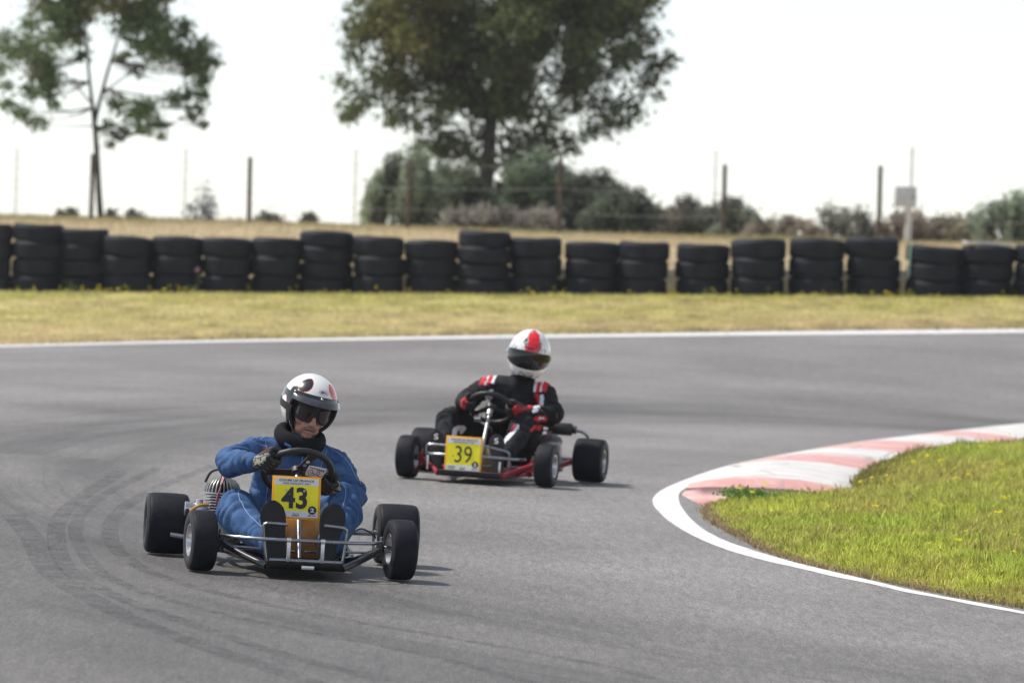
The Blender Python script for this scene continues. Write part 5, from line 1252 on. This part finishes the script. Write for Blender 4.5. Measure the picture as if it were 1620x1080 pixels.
def nzv_(az, el, f=.12): return mnoise.noise((az*f, el*f, 2.7))
VT, VB, VA = 19, -24, 70
def vis_top(az): return VT-5*(abs(az)/VA)**2
def vis_bot(az): return VB+10*(abs(az)/VA)**2.5
def open39(az, el): return abs(az) < VA-4 and vis_bot(az)+2 < el < vis_top(az)-2
def paint39(az, el):
    n_ = nzv_(az, el)*9; n2_ = nzv_(az, el, .09)*22
    if el > 19 and abs(az-4+n2_) < 20: return 1
    if el > 19 and abs(az-4+n2_) < 27 and nzv_(az, el, .4) > -.15: return 2
    if 12 < el < 27+n_ and 18 < abs(az) < 75 and nzv_(az, el, .3) > (-.1 if az < 0 else .05): return 3
    if -48 < el < -30 and abs(az-2) < 24-abs(el+39) and nzv_(az*2.2, el*2.2, .3) > -.02: return 2
    if el < -20 and 55 < abs(az) < 95 and nzv_(az, el, .25) > .12: return 3
    return 0
hm = helmet_shell(HF, open39, paint39, jaw39, -66); hm.m = [4 if k == -1 else k for k in hm.m]
H = hm.build('helmet', [M['h_white'], M['h_red39'], M['h_black'], M['h_grey'], M['padding']], body, sharp=60); H.matrix_local = H4(hc, Rm)
G = np.array([[helmet_pt(x, vis_bot(x)+(vis_top(x)-vis_bot(x))*v, HF, .0045, None) for x in np.linspace(-VA, VA, 49)] for v in np.linspace(0, 1, 13)])
shell(G, .004, (0,0,0)).build('visor', M['visor'], H, sharp=60)
for s in (-1, 1):
    q = helmet_pt(s*76, 4, HF, .004); MB().lathe([(-.004,1e-4),(-.004,.017),(.003,.017),(.005,.012),(.005,1e-4)], 20, O=q, ax=q/np.linalg.norm(q)).build('pivot', M['h_grey'], H)
MB().box(helmet_pt(0, 26, HF, .002), (.036,.004,.012), rot=rotm(-28,0,0), bev=.002).build('vent', M['h_black'], H)
# ---------------------------------------------------------------- light, sky and camera
SUN_EL = math.radians(57); back = math.radians(14)
sv = Vector((-math.cos(SUN_EL)*math.cos(back), math.cos(SUN_EL)*math.sin(back), math.sin(SUN_EL)))     # towards the sun
sl = bpy.data.lights.new('sun', 'SUN'); sl.energy = 3.8; sl.angle = math.radians(3.0); sl.color = (1, .94, .85)
so = bpy.data.objects.new('sun', sl); COL.objects.link(so); so.rotation_euler = sv.to_track_quat('Z', 'Y').to_euler(); so.location = (-20, 20, 40)
W = bpy.data.worlds.new('World'); SC.world = W; W.use_nodes = True; nt = W.node_tree
sky = nt.nodes.new('ShaderNodeTexSky'); sky.sky_type = 'NISHITA'; sky.sun_disc = False; sky.sun_elevation = SUN_EL; sky.sun_rotation = math.atan2(sv.x, sv.y); sky.altitude = 2200; sky.air_density = 1.0; sky.dust_density = 1.2; sky.ozone_density = 1.0
bg = nt.nodes['Background']; bg.inputs['Strength'].default_value = .145; hs = nt.nodes.new('ShaderNodeHueSaturation'); hs.inputs['Saturation'].default_value = .45; nt.links.new(sky.outputs[0], hs.inputs['Color']); nt.links.new(hs.outputs[0], bg.inputs['Color'])
hz = MB().box((0, 85, 4.0), (220, 230, 60)).build('haze', [bpy.data.materials.new('haze_air')]); tag(hz, kind='stuff')
hm_ = hz.data.materials[0]; hm_.use_nodes = True; hn = hm_.node_tree; hn.nodes.remove(hn.nodes['Principled BSDF']); pv = hn.nodes.new('ShaderNodeVolumePrincipled')
pv.inputs['Color'].default_value = (.93, .94, .96, 1); pv.inputs['Density'].default_value = .00035; pv.inputs['Anisotropy'].default_value = .3; hn.links.new(pv.outputs[0], hn.nodes['Material Output'].inputs['Volume'])
cd = bpy.data.cameras.new('camera'); co_ = bpy.data.objects.new('camera', cd); COL.objects.link(co_)
m = np.eye(4); m[:3,0] = RT; m[:3,1] = UP; m[:3,2] = -FW; m[:3,3] = CAM; co_.matrix_world = Matrix(m.tolist())
cd.sensor_width = 36; cd.lens = FPX/1620*36; cd.clip_start = .5; cd.clip_end = 3000
cd.dof.use_dof = True; cd.dof.focus_distance = 21.2; cd.dof.aperture_fstop = cd.lens/36.0
SC.camera = co_
SC.view_settings.view_transform = 'Standard'; SC.view_settings.look = 'None'; SC.view_settings.exposure = 0.27; SC.view_settings.gamma = 1.0
SC.cycles.use_denoising = True
SC.cycles.max_bounces = 6; SC.cycles.transparent_max_bounces = 8
